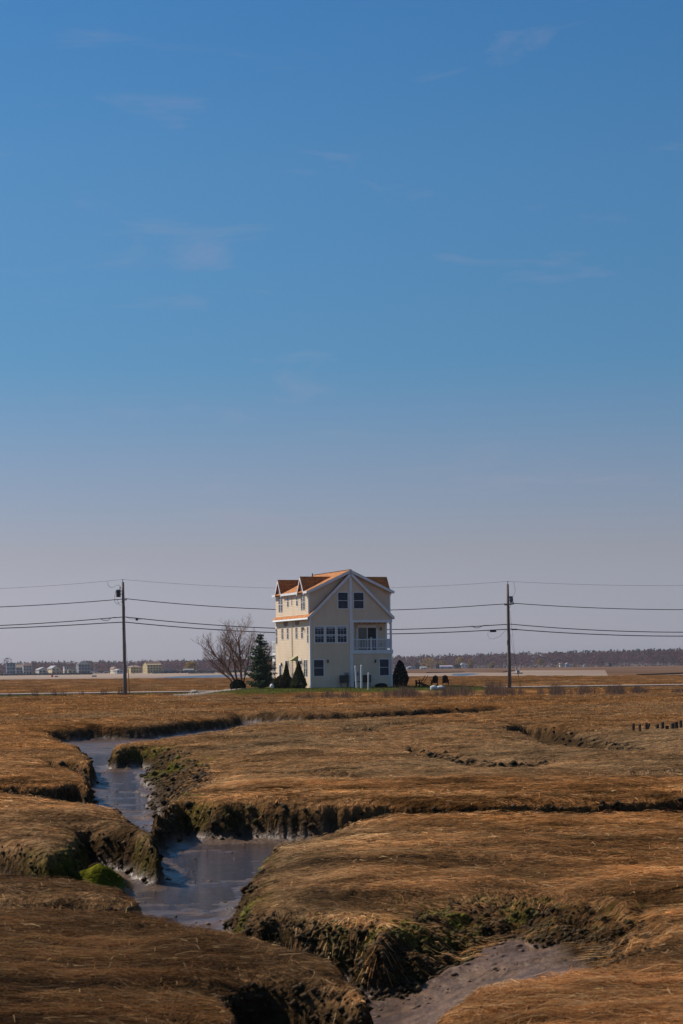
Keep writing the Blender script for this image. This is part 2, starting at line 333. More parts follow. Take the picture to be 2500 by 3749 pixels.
def sdf(P, x, y):
    """signed distance (negative inside), vector to nearest lip point, lip width there"""
    n = len(x); best = np.full(n, 1e9, np.float32); bx = np.zeros(n, np.float32); by = np.zeros(n, np.float32); bw = np.full(n, .3, np.float32); ins = np.zeros(n, bool)
    x = x.astype(np.float32); y = y.astype(np.float32)
    for i in range(len(P)):
        ax, ay, aw = P[i]; cx, cy, cw = P[(i + 1) % len(P)]
        ex, ey = cx - ax, cy - ay; l2 = ex * ex + ey * ey + 1e-9
        t = np.clip(((x - ax) * ex + (y - ay) * ey) / l2, 0, 1); qx = ax + t * ex - x; qy = ay + t * ey - y; d = qx * qx + qy * qy
        m = d < best; best[m] = d[m]; bx[m] = qx[m]; by[m] = qy[m]; bw[m] = (aw + (cw - aw) * t)[m]
        cr_ = ((ay > y) != (cy > y)) & (x < (cx - ax) * (y - ay) / (cy - ay + 1e-12) + ax); ins ^= cr_
    s = np.sqrt(best); return np.where(ins, -s, s), bx, by, bw

xf, yf = XX.ravel(), YY.ravel()
# gentle marsh relief
Z = 0.075 * fbm(xf * .4 + 3, yf * .4, 3) + 0.030 * fbm(xf * 1.3, yf * 1.3 + 40, 3) + 0.036 * fbm(xf * 3.2, yf * 5.5, 3) + 0.034 * fbm(xf * .8 + 70, yf * 3.6, 3)
far_k = sstep(70, 130, yf)
Z += far_k * (0.05 * fbm(xf * .8, yf * .25, 3) + 0.05 * np.maximum(0, fbm(xf * 2.2 + 9, yf * .9, 2)))
SD = np.full(len(xf), 50.0, np.float32); GX = np.zeros(len(xf), np.float32); GY = np.zeros(len(xf), np.float32); FL = np.zeros(len(xf), np.float32)
# crumbly, irregular lips
wamp = np.clip(yf * 0.004, 0.05, 0.30)
wx = xf + wamp * 1.1 * fbm(xf * 1.1 + 5, yf * 1.1, 3) + 0.07 * fbm(xf * 5, yf * 5 + 7, 3, .6)
wy = yf + wamp * 1.1 * fbm(xf * 1.1 + 50, yf * 1.1 + 20, 3) + 0.07 * fbm(xf * 5 + 31, yf * 5, 3, .6)
for P, dep in POLYS:
    mnx, mny = P[:, 0].min() - 4, P[:, 1].min() - 4; mxx, mxy = P[:, 0].max() + 4, P[:, 1].max() + 4
    idx = np.where((xf > mnx) & (xf < mxx) & (yf > mny) & (yf < mxy))[0]
    s, bx, by, bw = sdf(P, wx[idx], wy[idx]); s = s - (.08 if dep > .6 else 0)
    dep = dep * (1 - .46 * sstep(.1, 1.9, xf[idx]) * (1 - sstep(21.5, 24, yf[idx]))) if dep > .7 else dep + 0 * xf[idx]
    out = s > 0
    # rounded shoulder outside the lip, steep clodded face inside
    ww = bw * 1.15
    sh = -0.15 * np.exp(-np.maximum(s, 0) / (0.32 + 0.6 * bw)) * np.minimum(1, dep / .6)
    tt = np.clip(-s / ww, 0, 1); prof = 0.62 * sstep(0, 1, tt) + 0.38 * tt
    clod = fbm(xf[idx] * 4.2, yf[idx] * 4.2, 4, .6)
    face = tt * (1 - tt) * 4
    z = sh - (dep - 0.15) * prof + face * clod * 0.20
    floor_z = -dep + 0.040 * fbm(xf[idx] * .9, yf[idx] * 1.6, 3) + 0.022 * fbm(xf[idx] * 4, yf[idx] * 7, 3) + 0.11 * np.exp(-np.maximum(-s - ww, 0) / .22) * 0.6
    z = np.where(tt >= 1, floor_z, np.maximum(z, floor_z))
    keep = 1 - tt * .9
    Zn = np.where(out, Z[idx] + sh, Z[idx] * keep + z)
    lower = (Zn < Z[idx]) 
    Z[idx] = np.where(lower, Zn, Z[idx])
    FL[idx] = np.maximum(FL[idx], np.where(tt >= .93, 1, 0))
    cl_ = s < SD[idx]; j = idx[cl_]
    SD[j] = s[cl_]; sg = np.where(s[cl_] > 0, 1, -1); ln = np.sqrt(bx[cl_] ** 2 + by[cl_] ** 2) + 1e-6
    GX[j] = bx[cl_] / ln * sg; GY[j] = by[cl_] / ln * sg
# tiny puddled mud relief is on the floor only; the house stands on a low mown mound
HC = (0.6, 181.5)
mdx = np.maximum(np.abs(xf - 0.9) - np.where(xf < .9, 9.0, 9.5), 0); mdy = np.where(yf < 174, (174 - yf) / 3.2, np.maximum(yf - 189, 0))
md = np.sqrt((mdx * .8) ** 2 + mdy ** 2)
MOUND = 1 - sstep(0, 6.0, md)
Z = Z * (1 - MOUND * .85) + 0.55 * MOUND
rb = 1 - sstep(4, 9, np.abs(yf - (198 + xf * .07)))
Z = Z * (1 - rb) + rb * np.maximum(0.06, Z * 0 + 0.06 + .49 * MOUND)
edgeY = np.interp(UU.ravel(), [-.3, -.18, .036, .136, .3], [640, 600, 470, 402, 380]) + 12 * fbm(xf * .05, yf * .01, 3)
Z = np.where(yf > edgeY, -0.45, Z)

SA, SB = gpt(345, 3112, -.12), gpt(468, 3224, -.74)
ab = SB - SA; tt_ = np.clip(((xf - SA[0]) * ab[0] + (yf - SA[1]) * ab[1]) / (ab[0] ** 2 + ab[1] ** 2), 0, 1); dsl = np.hypot(xf - SA[0] - tt_ * ab[0], yf - SA[1] - tt_ * ab[1])
SLUMP = np.exp(-(dsl / .30) ** 4); Z = np.where(dsl < .6, np.maximum(Z, SA[2] - .20 + tt_ * (ab[2] + .14) - .42 * (dsl / .45) ** 2 + .08 * fbm(xf * 5, yf * 5, 3)), Z); FL = np.where(dsl < .38, 0, FL)
# colours of the soil under the grass
n_big = fbm(xf * .22 + 3, yf * .16, 3); n_mid = fbm(xf * .9, yf * .6, 4)
def region(x, y):
    """0 = orange brown cord grass, 1 = grey tan matted hay, by place on the marsh"""
    u = x / y
    g = 0.42 + 0.9 * fbm(x * .16 + 9, y * .11, 3)
    g = g + 0.45 * sstep(38, 43, y) * (1 - sstep(66, 80, y)) * sstep(-.12, -.04, u)
    g = g - 0.45 * (1 - sstep(33.5, 36, y)) * sstep(-.03, .03, u)
    g = g - 0.35 * sstep(36, 37, y) * (1 - sstep(39, 42, y)) * sstep(-.06, .0, u)
    g = g - 0.12 * (1 - sstep(-.06, -.02, u)) * (1 - sstep(19, 24, y))
    g = g - 0.25 * sstep(105, 130, y)
    return np.clip(g, 0, 1)
G = region(xf, yf)[:, None]
soil = (1 - G) * np.array([.21, .095, .033]) + G * np.array([.18, .113, .060])
soil = soil * (1 + .55 * n_mid[:, None]) * (1 + .25 * n_big[:, None])
fd = sstep(90, 160, yf)[:, None]
pale = sstep(.1, .6, fbm(xf * .3, yf * .12 + 5, 4))[:, None]; dk = sstep(.15, .6, fbm(xf * .25 + 77, yf * .10, 4))[:, None]
soil = soil * (1 + fd * (-.25 + .75 * pale - .55 * dk))
depth = -Z
soil = soil * (.35 + .75 * sstep(-.40, .10, fbm(xf * .9 + 21, yf * 2.6, 4, .6)) * (1 - fd[:, 0]) + .65 * fd[:, 0])[:, None]
mudk = sstep(.13, .30, depth)[:, None] * (SD < 2.5)[:, None]
mudc = np.array([.052, .032, .016]) * (1 + .5 * fbm(xf * 3, yf * 3, 3)[:, None])
soil = soil * (1 - mudk) + mudc * mudk
flo = np.maximum(sstep(.56, .70, depth), sstep(.33, .40, depth) * (xf > .6) * (yf < 21.5) * FL)[:, None] * (SD < 0)[:, None] * (1 - ((xf > 4) & (yf > 58)))[:, None]
floc = np.where(((xf > .5) & (yf < 21.5))[:, None], np.array([.145, .082, .046]), np.array([.10, .060, .038])) * (1 + .35 * fbm(xf * 1.2, yf * 2.6, 4)[:, None])
soil = soil * (1 - flo) + floc * flo
# green algae and moss on the bank faces
moss = np.zeros(len(xf)); MS = [(420, 3165, .75, 1.0), (365, 3120, .6, .8), (560, 2722, 1.6, .7), (480, 2735, 1.2, .7), (690, 2750, 2.0, .6), (740, 2800, 2.0, .6), (880, 3190, .7, .8), (930, 3110, .7, .7), (800, 2950, 1.2, .6), (870, 2960, 1.0, .7), (700, 2955, .8, .5), (1000, 3345, .6, .55), (1450, 3420, .7, .45), (1700, 3380, .7, .4), (1950, 3370, .5, .4), (2300, 3400, .4, .4), (215, 3170, .5, .5)]
mn = fbm(xf * 3.3 + 2, yf * 3.3, 4, .6)
for mx_, my_, rr, k in MS:
    g_ = gpt(mx_, my_, -.3); d_ = np.hypot(xf - g_[0], (yf - g_[1]) * .8)
    moss = np.maximum(moss, k * np.exp(-(d_ / rr) ** 2) * np.maximum(sstep(-.2, .3, mn), 1.0 if k > .95 else 0))
moss = np.maximum(moss, .7 * SLUMP * sstep(-.35, .3, mn) * (dsl < .5))
moss = moss * sstep(.05, .14, depth) * (1 - .85 * flo[:, 0])
moss = np.clip(moss * 1.6, 0, 1)[:, None]
soil = soil * (1 - moss) + np.array([.095, .095, .010]) * moss
lawnk = (sstep(.32, .68, MOUND + .25 * fbm(xf * .5, yf * .3, 3)) * (MOUND > .02))[:, None]
lawnc = np.array([.085, .090, .022]) * (1 + .35 * fbm(xf * 1.5, yf * .6, 3)[:, None])
soil = soil * (1 - lawnk) + lawnc * lawnk
verge = (np.exp(-((yf - (191 + xf * .06)) / 2.5) ** 2) * sstep(-.2, .4, fbm(xf * .12, yf * .2, 3) + .15))[:, None]
soil = soil * (1 - verge) + np.array([.06, .07, .016]) * verge
gv = gpt(770, 2538, .15); grk = np.exp(-(((xf - gv[0]) / 3.2) ** 2 + ((yf - gv[1]) / 9) ** 2) ** 2)[:, None]
soil = soil * (1 - grk) + np.array([.30, .24, .195]) * grk
soil = np.clip(soil, .004, 1)
wet = (flo[:, 0] * np.where((xf > .5) & (yf < 21.5), .85, 1) * (.75 + .3 * fbm(xf * 1.5, yf * 1.5, 3))).clip(0, 1)

ii = np.arange(nR * nC).reshape(nR, nC)
quads = np.stack([ii[:-1, :-1], ii[:-1, 1:], ii[1:, 1:], ii[1:, :-1]], -1).reshape(-1, 4)
marsh = np_mesh('marsh_ground', np.stack([xf, yf, Z], 1), quads, 'marsh_soil', soil, smooth=True, extra={'wet': wet})
tag(marsh, 'brown salt marsh with a winding tidal creek cut into it', 'marsh', kind='structure')

# lookups on the terrain grid
logY = np.log(rowsY)
def gidx(x, y):
    fi = np.interp(np.log(np.maximum(y, 1)), logY, np.arange(nR)); fj = np.interp(x / np.maximum(y, 1), colsU, np.arange(nC))
    i = np.clip(fi.astype(int), 0, nR - 2); j = np.clip(fj.astype(int), 0, nC - 2); return i, j, fi - i, fj - j
Zg, SDg, GXg, GYg, FLg = (a.reshape(nR, nC) for a in (Z, SD, GX, GY, FL))
Mg = MOUND.reshape(nR, nC)
def look(A, x, y):
    i, j, a, b = gidx(x, y)
    return (A[i, j] * (1 - b) + A[i, j + 1] * b) * (1 - a) + (A[i + 1, j] * (1 - b) + A[i + 1, j + 1] * b) * a
def zat(x, y): return float(look(Zg, np.array([x]), np.array([y]))[0])

# water lying in the creek bed, broken by mud bars
wq = MB(); wp = [gpt(-900, 2700, -.768), gpt(1900, 2700, -.768), gpt(3400, 3800, -.768), gpt(-900, 3800, -.768)]
nn = 24
for i in range(nn):
    for j in range(nn):
        q = []
        for (a, b) in ((i, j), (i, j + 1), (i + 1, j + 1), (i + 1, j)):
            a /= nn; b /= nn; t_ = np.array(wp[0]) * (1 - a) * (1 - b) + np.array(wp[1]) * (1 - a) * b + np.array(wp[2]) * a * b + np.array(wp[3]) * a * (1 - b); q.append(t_)
        wq.poly([q[3], q[2], q[1], q[0]])
cw = wq.build('creek_water', 'creek_water'); tag(cw, 'shallow brown water reflecting blue sky in the creek bed', 'water', kind='structure')

# tidal flat, far shore and open ground to the horizon
def sheet(name, pts, z, mat, label, cat):
    b = MB(); b.poly([(p[0], p[1], z) for p in pts]); o = b.build(name, mat); return tag(o, label, cat, kind='structure')
sheet('ground', [(-16000, -200), (16000, -200), (16000, 20000), (-16000, 20000)], -1.25, 'far_marsh', 'low ground running on to the horizon', 'ground')
sheet('tidal_flat', [(-900, 330), (900, 330), (1400, 2600), (-1400, 2600)], -0.40, 'flat_mud', 'pale bare tidal flat beyond the marsh', 'tidal flat')
def psheet(name, pix, z, mat, label, cat, thick=None):
    P = [gpt(x, y, z) for x, y in pix]
    if thick:
        b = MB(); b.prism([(p[0], p[1], z) for p in P], (0, 0, -thick)); return tag(b.build(name, mat), label, cat, kind='structure')
    return sheet(name, P, z, mat, label, cat)
psheet('tide_water', [(545, 2484), (760, 2481), (900, 2476), (900, 2470), (740, 2473), (640, 2477)], -.395, 'tide_water', 'strip of blue tide water below the far dock', 'water')
psheet('tide_pool', [(1650, 2473), (1700, 2474), (1760, 2467), (1730, 2465), (1660, 2467)], -.39, 'tide_water', 'small blue pool on the pale tidal flat', 'water')
psheet('beach', [(-500, 2490), (0, 2484), (300, 2481), (520, 2475), (640, 2469), (700, 2467), (700, 2463), (400, 2464), (0, 2470), (-500, 2474)], -.392, 'sand', 'pale sand beach in front of the far houses', 'beach')
psheet('far_marsh', [(1380, 2460), (1560, 2461), (1700, 2458.5), (1840, 2459), (1900, 2452), (2215, 2451), (2225, 2466.5), (2330, 2468), (2560, 2460), (3600, 2440), (3600, 2424.5), (2500, 2437), (1400, 2451)], -.02, 'far_marsh', 'far brown marsh edge with a dark bank', 'marsh', thick=.5)
psheet('far_shore', [(-900, 2483), (0, 2470.6), (330, 2466), (500, 2462.5), (700, 2460), (700, 2456), (0, 2465.5), (-900, 2477)], -.28, 'far_marsh', 'low dark shore under the far houses', 'shore', thick=.4)

# the road behind the house
rd = MB(); rl = []
for k in range(61):
    X = -75 + 2.5 * k; Yc = 198 + X * .07 + .8 * math.sin(X * .04)
    rl.append((X, Yc - 3.6, Yc + 3.4))
for a, b in zip(rl, rl[1:]):
    za = max(zat(a[0], (a[1] + a[2]) / 2), .06) + .1; zb = max(zat(b[0], (b[1] + b[2]) / 2), .06) + .1
    rd.prism([(a[0], a[1], za), (b[0], b[1], zb), (b[0], b[2], zb), (a[0], a[2], za)], (0, 0, -.4))
tag(rd.build('road', 'road'), 'narrow pale road crossing the marsh behind the house', 'road', kind='structure')

# ------------------------------------------------------------------ matted marsh grass
def flow(x, y, seedang):
    a = 0.30 * fbm(x * .35 + 11, y * .35, 3) + 0.18 * fbm(x * 1.7, y * 1.7 + 8, 2)
    dx = np.cos(a + seedang); dy = np.sin(a + seedang)
    s = look(SDg, x, y); gx = look(GXg, x, y); gy = look(GYg, x, y)
    k = np.exp(-np.maximum(s - .05, 0) / .42) * np.where(s > 8, 0, 1); k = np.where(s < .05, 1, k) * .92
    dx = dx * (1 - k) + gx * k * 1.0 + dx * k * .25; dy = dy * (1 - k) + gy * k
    l = np.hypot(dx, dy) + 1e-6; return dx / l, dy / l
STRAW = np.array([.80, .52, .25]); ORANGE = np.array([.56, .250, .080]); GREY = np.array([.32, .185, .086]); DARK = np.array([.085, .045, .020])
def blades(n, y0, y1, umax, lo, hi, wpx, lift, name, pw=1.0, nseg=3, sig=.36, straw=0):
    # even density on the picture falls off with distance; take bearing uniform, 1/Y uniform
    iv = rng.random(n * 2) ** pw; inv = 1 / y1 + (1 / y0 - 1 / y1) * iv
    y = 1 / inv; u = (rng.random(n * 2) * 2 - 1) * (umax + .9 / y); x = u * y
    s = look(SDg, x, y); z = look(Zg, x, y); m = look(Mg, x, y)
    ok = (z > -.50) & (m < .15) & (look(FLg, x, y) < .3) & (rng.random(len(x)) < np.where(z < -.2, .4, 1)); x, y, s = x[ok][:n], y[ok][:n], s[ok][:n]; n = len(x)
    gap = fbm(x * .9 + 21, y * 2.6, 4, .6); ok = rng.random(len(x)) < sstep(-.48, -.02, gap) + .08; x, y, s = x[ok], y[ok], s[ok]; n = len(x)
    ln = lo + (hi - lo) * rng.random(n) ** 1.5; ln = ln * np.where(s < .3, .6, 1) * np.clip(1.25 - y / 70, .55, 1)
    rnd = rng.normal(0, sig, n) + np.where(rng.random(n) < .2, rng.normal(0, .9, n), 0) + np.where(rng.random(n) < .5, 0, math.pi)
    near = s < .6
    pts = []; px, py = x.copy(), y.copy(); base_l = lift * rng.random(n) ** 1.4
    rise = rng.normal(.0, .05, n) + np.where(rng.random(n) < .05, .18, 0) * rng.random(n)
    zprev = None
    for k in range(nseg + 1):
        zz = look(Zg, px, py)
        t = k / nseg; zl = zz + .006 + base_l + ln * rise * math.sin(t * math.pi * .75)
        if zprev is not None: zl = np.maximum(zl, zprev - ln / nseg * 1.1)     # stems bend, they do not fold straight down
        zprev = zl
        pts.append(np.stack([px, py, zl], 1))
        fx, fy = flow(px, py, rnd * np.where(s < .5, .6, 1))
        st = ln / nseg; dzz = look(Zg, px + fx * .12, py + fy * .12) - zz; st = st / np.sqrt(1 + (dzz / .12) ** 2)
        px = px + fx * st; py = py + fy * st
    pts = np.stack(pts, 1)                                   # n, k, 3
    d = pts[:, -1] - pts[:, 0]; hor = np.stack([-d[:, 1], d[:, 0], np.zeros(n)], 1); hor /= (np.linalg.norm(hor, axis=1, keepdims=True) + 1e-6)
    tilt = rng.normal(0, .4, n)[:, None]; side = hor * np.cos(tilt) + np.array([0, 0, 1.0]) * np.sin(tilt)
    wd = (y * wpx / 1912.0) * np.clip(1.1 - y / 120, .6, 1) * (.55 + .8 * rng.random(n)) ; wd = np.maximum(wd, .0045)[:, None]
    taper = [1.0, 1.0, .85, .35][:nseg + 1] if nseg == 3 else ([1, .9, .4] if nseg == 2 else [1, .6])
    V = []
    for k in range(nseg + 1):
        V.append(pts[:, k] - side * wd * .5 * taper[k]); V.append(pts[:, k] + side * wd * .5 * taper[k])
    V = np.stack(V, 1).reshape(-1, 3); per = 2 * (nseg + 1)
    b0 = np.arange(n)[:, None] * per; Q = np.concatenate([b0 + np.array([2 * k, 2 * k + 1, 2 * k + 3, 2 * k + 2])[None] for k in range(nseg)], 0)
    g = region(x, y); g = np.clip(g + rng.normal(0, .18, n), 0, 1)[:, None]
    streak = fbm(x * 1.1, y * 4.5 + 3, 3); patch = fbm(x * .5 + 40, y * .9, 3)
    c = ORANGE * (1 - g) + GREY * g
    q = rng.random(n) + .35 * streak + .25 * patch
    ks = sstep(.72, 1.15, q)[:, None]; kd = sstep(.42, .05, q)[:, None]
    c = c * (1 - ks) + (STRAW * (1 - .25 * g)) * ks; c = c * (1 - .8 * kd) + DARK * .8 * kd
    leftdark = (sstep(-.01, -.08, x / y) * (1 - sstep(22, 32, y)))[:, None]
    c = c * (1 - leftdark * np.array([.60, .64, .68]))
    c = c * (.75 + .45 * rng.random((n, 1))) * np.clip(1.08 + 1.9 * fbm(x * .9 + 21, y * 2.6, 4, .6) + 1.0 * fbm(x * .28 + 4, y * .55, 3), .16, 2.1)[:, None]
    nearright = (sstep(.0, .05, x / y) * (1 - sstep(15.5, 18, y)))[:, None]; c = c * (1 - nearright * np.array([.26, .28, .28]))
    if straw: c = STRAW * (.5 + .6 * rng.random((n, 1))) * (1 - .35 * leftdark)
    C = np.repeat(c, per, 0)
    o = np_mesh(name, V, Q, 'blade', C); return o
g1 = blades(285000, 8.5, 80, .215, .10, .38, .72, .05, 'marsh_hay', 1.0, 2)
tag(g1, 'matted tan and orange brown marsh hay combed over the banks', 'grass', kind='stuff')
g3 = blades(11000, 8.5, 50, .215, .08, .26, .75, .07, 'loose_straw', 1.0, 2, .9, 1)
tag(g3, 'loose pale straw stems strewn over the marsh hay', 'grass', kind='stuff')
g2 = blades(75000, 38, 200, .20, .2, .7, .55, .06, 'marsh_stubble', .9, 2)
tag(g2, 'short dry stubble over the farther marsh', 'grass', kind='stuff')

def standing(n, xs, ys, hts, wd, cols, name, lean=.15, label='', cat='grass', base=None):
    """upright stems: xs, ys, heights arrays"""
    z = look(Zg, xs, ys) - .02; a = rng.random(n) * math.pi; dx = np.cos(a) * wd; dy = np.sin(a) * wd * .3
    lx = rng.normal(0, lean, n) * hts; ly = rng.normal(0, lean, n) * hts
    P0 = np.stack([xs - dx, ys - dy, z], 1); P1 = np.stack([xs + dx, ys + dy, z], 1); P2 = np.stack([xs + lx + dx * .3, ys + ly, z + hts], 1); P3 = np.stack([xs + lx - dx * .3, ys + ly, z + hts], 1)
    V = np.stack([P0, P1, P2, P3], 1).reshape(-1, 3); Q = np.arange(n * 4).reshape(n, 4)
    return np_mesh(name, V, Q, 'blade', np.repeat(cols, 4, 0))
# crumbled peat clods and root mats on the bank faces, small lumps on the bed
def lumps(x, y, sz, cols, name, flat=.75, sink=.25):
    n = len(x); z = look(Zg, x, y); d0 = np.array([[1, 0, 0], [.5, .8, .2], [-.5, .8, 0], [-1, 0, .1], [-.5, -.8, 0], [.5, -.8, .1], [.1, .1, 1], [0, 0, -1]])
    V = d0[None] * (.65 + .7 * rng.random((n, 8, 1))); a = rng.random(n) * 6.283; ca, sa = np.cos(a)[:, None], np.sin(a)[:, None]
    X = V[:, :, 0] * ca - V[:, :, 1] * sa; Yv = V[:, :, 0] * sa + V[:, :, 1] * ca
    P = np.stack([X * sz[:, None] + x[:, None], Yv * sz[:, None] + y[:, None], V[:, :, 2] * flat * sz[:, None] + (z + sz * (flat - sink * 2) * .4)[:, None]], -1)
    T = np.array([[0, 1, 6], [1, 2, 6], [2, 3, 6], [3, 4, 6], [4, 5, 6], [5, 0, 6], [1, 0, 7], [2, 1, 7], [3, 2, 7], [4, 3, 7], [5, 4, 7], [0, 5, 7]])
    T = (T[None] + np.arange(n)[:, None, None] * 8).reshape(-1, 3)
    return np_mesh(name, P.reshape(-1, 3), T, 'stones', np.repeat(cols, 8, 0))
zc = Z; cand = np.where((SLUMP < .2) & (zc < -.14) & (zc > -.70) & (FL < .5) & (SD < .05) & (yf < 120) & (np.abs(xf) < .22 * yf))[0]
jw = yf[cand]; pk = rng.random(len(cand)) < np.clip(16 / jw, .05, .9) * .55; ci = cand[pk]
x = xf[ci] + rng.normal(0, .02, len(ci)); y = yf[ci] + rng.normal(0, .03, len(ci)); n = len(x)
ms_ = moss[ci]; c = np.array([.075, .047, .024]) * (.35 + 1.1 * rng.random((n, 1))) * (1 - ms_) + np.array([.15, .14, .018]) * (.5 + .9 * rng.random((n, 1))) * ms_
tag(lumps(x, y, (.018 + .040 * rng.random(n) ** 2.5) * np.clip(y / 22, .8, 2.2), c, 'bank_clods'), 'crumbling dark peat clods on the creek banks', 'mud', kind='stuff')
cand = np.where((FL > .5) & (SD < -.1) & (yf < 60) & (np.abs(xf) < .22 * yf))[0]; ci = cand[rng.random(len(cand)) < .06]
x, y = xf[ci], yf[ci]; ok = fbm(x * .8 + 4, y * 1.3, 3) > -.05; x, y = x[ok], y[ok]; n = len(x)
c = np.array([.17, .115, .085]) * (.4 + .9 * rng.random((n, 1)))
tag(lumps(x, y, .012 + .035 * rng.random(n) ** 3, c, 'mud_lumps', .5, .2), 'small lumps scattered over the wet creek mud', 'mud', kind='stuff')
print('clods', len(ms_), 'lumps', n)
# tufts on the farther marsh
n = 60000; inv = 1 / 590 + (1 / 60 - 1 / 590) * rng.random(n) ** .8; y = 1 / inv; x = (rng.random(n) * 2 - 1) * .21 * y
ok = (look(Zg, x, y) > -.12) & (look(Mg, x, y) < .1) & (np.abs(y - (198 + x * .07)) > 5.5) & (fbm(x * .5, y * .35, 3) > -.12) & (y < np.interp(x / y, [-.3, -.18, .036, .136, .3], [600, 570, 440, 372, 350]))
x, y = x[ok], y[ok]; n = len(x); tf = fbm(x * .8 + 6, y * .5, 3)
hgt = (.03 + .05 * rng.random(n)) * (1 + .8 * np.maximum(tf, 0)) * np.clip(y / 90, .7, 1.5)
c = ORANGE * (1 + .5 * tf[:, None]) + rng.random((n, 1)) ** 3 * .25 * STRAW; c = c * (.6 + .7 * rng.random((n, 1))); kd = (fbm(x * .25 + 77, y * .1, 4) > .25)[:, None]; c = np.where(kd, c * .6, c) * .8
tag(standing(n, x, y, hgt, .02 + .00045 * y * rng.random(n), c, 'marsh_tufts', .5), 'low rust brown tufts dotting the far marsh', 'grass', kind='stuff')
# lawn blades on the mound
n = 14000; x = rng.uniform(-16, 15, n); y = rng.uniform(158, 176, n); m = look(Mg, x, y); ok = m + .2 * fbm(x * .5, y * .3, 2) > .48; x, y = x[ok], y[ok]; n = len(x)
c = np.array([.11, .12, .025]) * (.7 + .6 * rng.random((n, 1))) + (rng.random((n, 1)) < .2) * np.array([.07, .04, .01])
tag(standing(n, x, y, .03 + .05 * rng.random(n), np.full(n, .05), c, 'lawn_grass', .3), 'short green lawn around the house', 'grass', kind='stuff')
# dead brush row in front of the lawn
n = 20000; t_ = rng.random(n); px = 1080 + 1500 * t_; prof = np.interp(px, [1080, 1150, 1300, 1430, 1560, 1700, 1760, 1850, 2000, 2200, 2350, 2500], [.05, .3, .4, .5, .55, .95, 1.0, .9, .85, .7, .5, .25])
cl_ = fbm(px * .03, np.zeros(n), 3); ok = rng.random(n) < .5 + 1.1 * cl_ + .3 * fbm(px * .11, np.ones(n), 2); px = px[ok]; prof = prof[ok]; cl_ = cl_[ok]; n = len(px)
y = 157 + rng.normal(0, 4.0, n) + 3 * fbm(px * .02, np.full(n, 4.), 2); x = (px - PX) / F * y
hgt = prof * (.25 + .85 * rng.random(n) ** 1.3) * (.9 + .6 * cl_)
c = np.array([.17, .105, .075]) * (.4 + .9 * rng.random((n, 1))) + (rng.random((n, 1)) < .12) * np.array([.12, .07, .03])
tag(standing(n, x, y, np.maximum(hgt, .1), np.full(n, .015), c, 'dead_brush', .22), 'row of dry purple brown brush along the lawn edge', 'brush', kind='stuff')
n = 900; px = rng.uniform(0, 470, n); ok = fbm(px * .04, np.zeros(n), 2) > .1; px = px[ok]; n = len(px); y = 186 + rng.normal(0, 1.5, n); x = (px - PX) / F * y
c = np.array([.085, .055, .042]) * (.6 + .7 * rng.random((n, 1)))
tag(standing(n, x, y, .25 + .55 * rng.random(n), np.full(n, .015), c, 'roadside_twigs', .25), 'thin dark twigs along the road at left', 'brush', kind='stuff')
# pale gravel at the drive
n = 2200; th = rng.random(n) * 6.283; rr = np.sqrt(rng.random(n)); x = gv[0] + 3.4 * rr * np.cos(th); y = gv[1] + 9 * rr * np.sin(th); z = look(Zg, x, y)
sz = .03 + .07 * rng.random(n) ** 2; oct_ = np.array([[1, 0, 0], [0, 1, 0], [-1, 0, 0], [0, -1, 0], [0, 0, .7], [0, 0, -.7]])
V = (oct_[None] * sz[:, None, None] * (1 + .3 * rng.random((n, 6, 1))) + np.stack([x, y, z + .01], 1)[:, None]).reshape(-1, 3)
T = np.array([[0, 1, 4], [1, 2, 4], [2, 3, 4], [3, 0, 4], [1, 0, 5], [2, 1, 5], [3, 2, 5], [0, 3, 5]]); T = (T[None] + np.arange(n)[:, None, None] * 6).reshape(-1, 3)
c = np.array([.40, .33, .27]) * (.55 + .7 * rng.random((n, 1)))
tag(np_mesh('gravel', V, T, 'stones', np.repeat(c, 6, 0)), 'pale gravel spread beside the lawn', 'gravel', kind='stuff')

# ================================================================== THE HOUSE
PHI = math.radians(20.3); HA = np.array([-2.85, 175.0, 0.55]); HW, HL = 8.05, 10.0
house = empty('beach_house', HA, PHI)
tag(house, 'cream sided three storey beach house with orange shingle roof and white trim', 'house')
def hworld(u, v, w): return HA + u * np.array([math.cos(PHI), math.sin(PHI), 0]) + v * np.array([-math.sin(PHI), math.cos(PHI), 0]) + np.array([0, 0, w])
EXPO = 0.15
def lap(b, spans, w0, w1, to3, proud=.020):
    """lap siding courses: spans(w) -> list of (a, b) along the wall, to3(a, w, out) -> point"""
    k = 0; w_ = w0
    while w_ < w1 - 1e-4:
        t_ = min(w_ + EXPO, w1); lo_, hi_ = spans(w_ + 1e-4), spans(t_ - 1e-4)
        for (a0, a1), (c0, c1) in zip(lo_, hi_ if len(hi_) == len(lo_) else lo_):
            if c1 - c0 < .02: c0 = c1 = (a0 + a1) / 2; c1 += .01
            b.poly([to3(a0, w_, proud), to3(a1, w_, proud), to3(c1, t_, .001), to3(c0, t_, .001)])
            b.poly([to3(a0, w_, 0), to3(a1, w_, 0), to3(a1, w_, proud), to3(a0, w_, proud)])
        w_ = t_
PK = HW / 2; WE, WP = 6.62, 10.52        # steep front gable: eave and apex
UE, UP = 8.95, 10.80                     # upper dormer roof: eave and ridge
def gable(w_):
    t = (WP - w_) / (WP - WE); return [(PK - t * PK, PK + t * PK)]
b = MB()
lap(b, lambda w_: [(0, HW)], 0, 3.14, lambda a, w_, o: (a, -o, w_))
lap(b, lambda w_: [(0, 4.02)], 3.14, 6.04, lambda a, w_, o: (a, -o, w_))
lap(b, lambda w_: [(0, HW)], 6.04, WE, lambda a, w_, o: (a, -o, w_))
lap(b, gable, WE, WP, lambda a, w_, o: (a, -o, w_))
b.build('front_wall', 'siding', house)
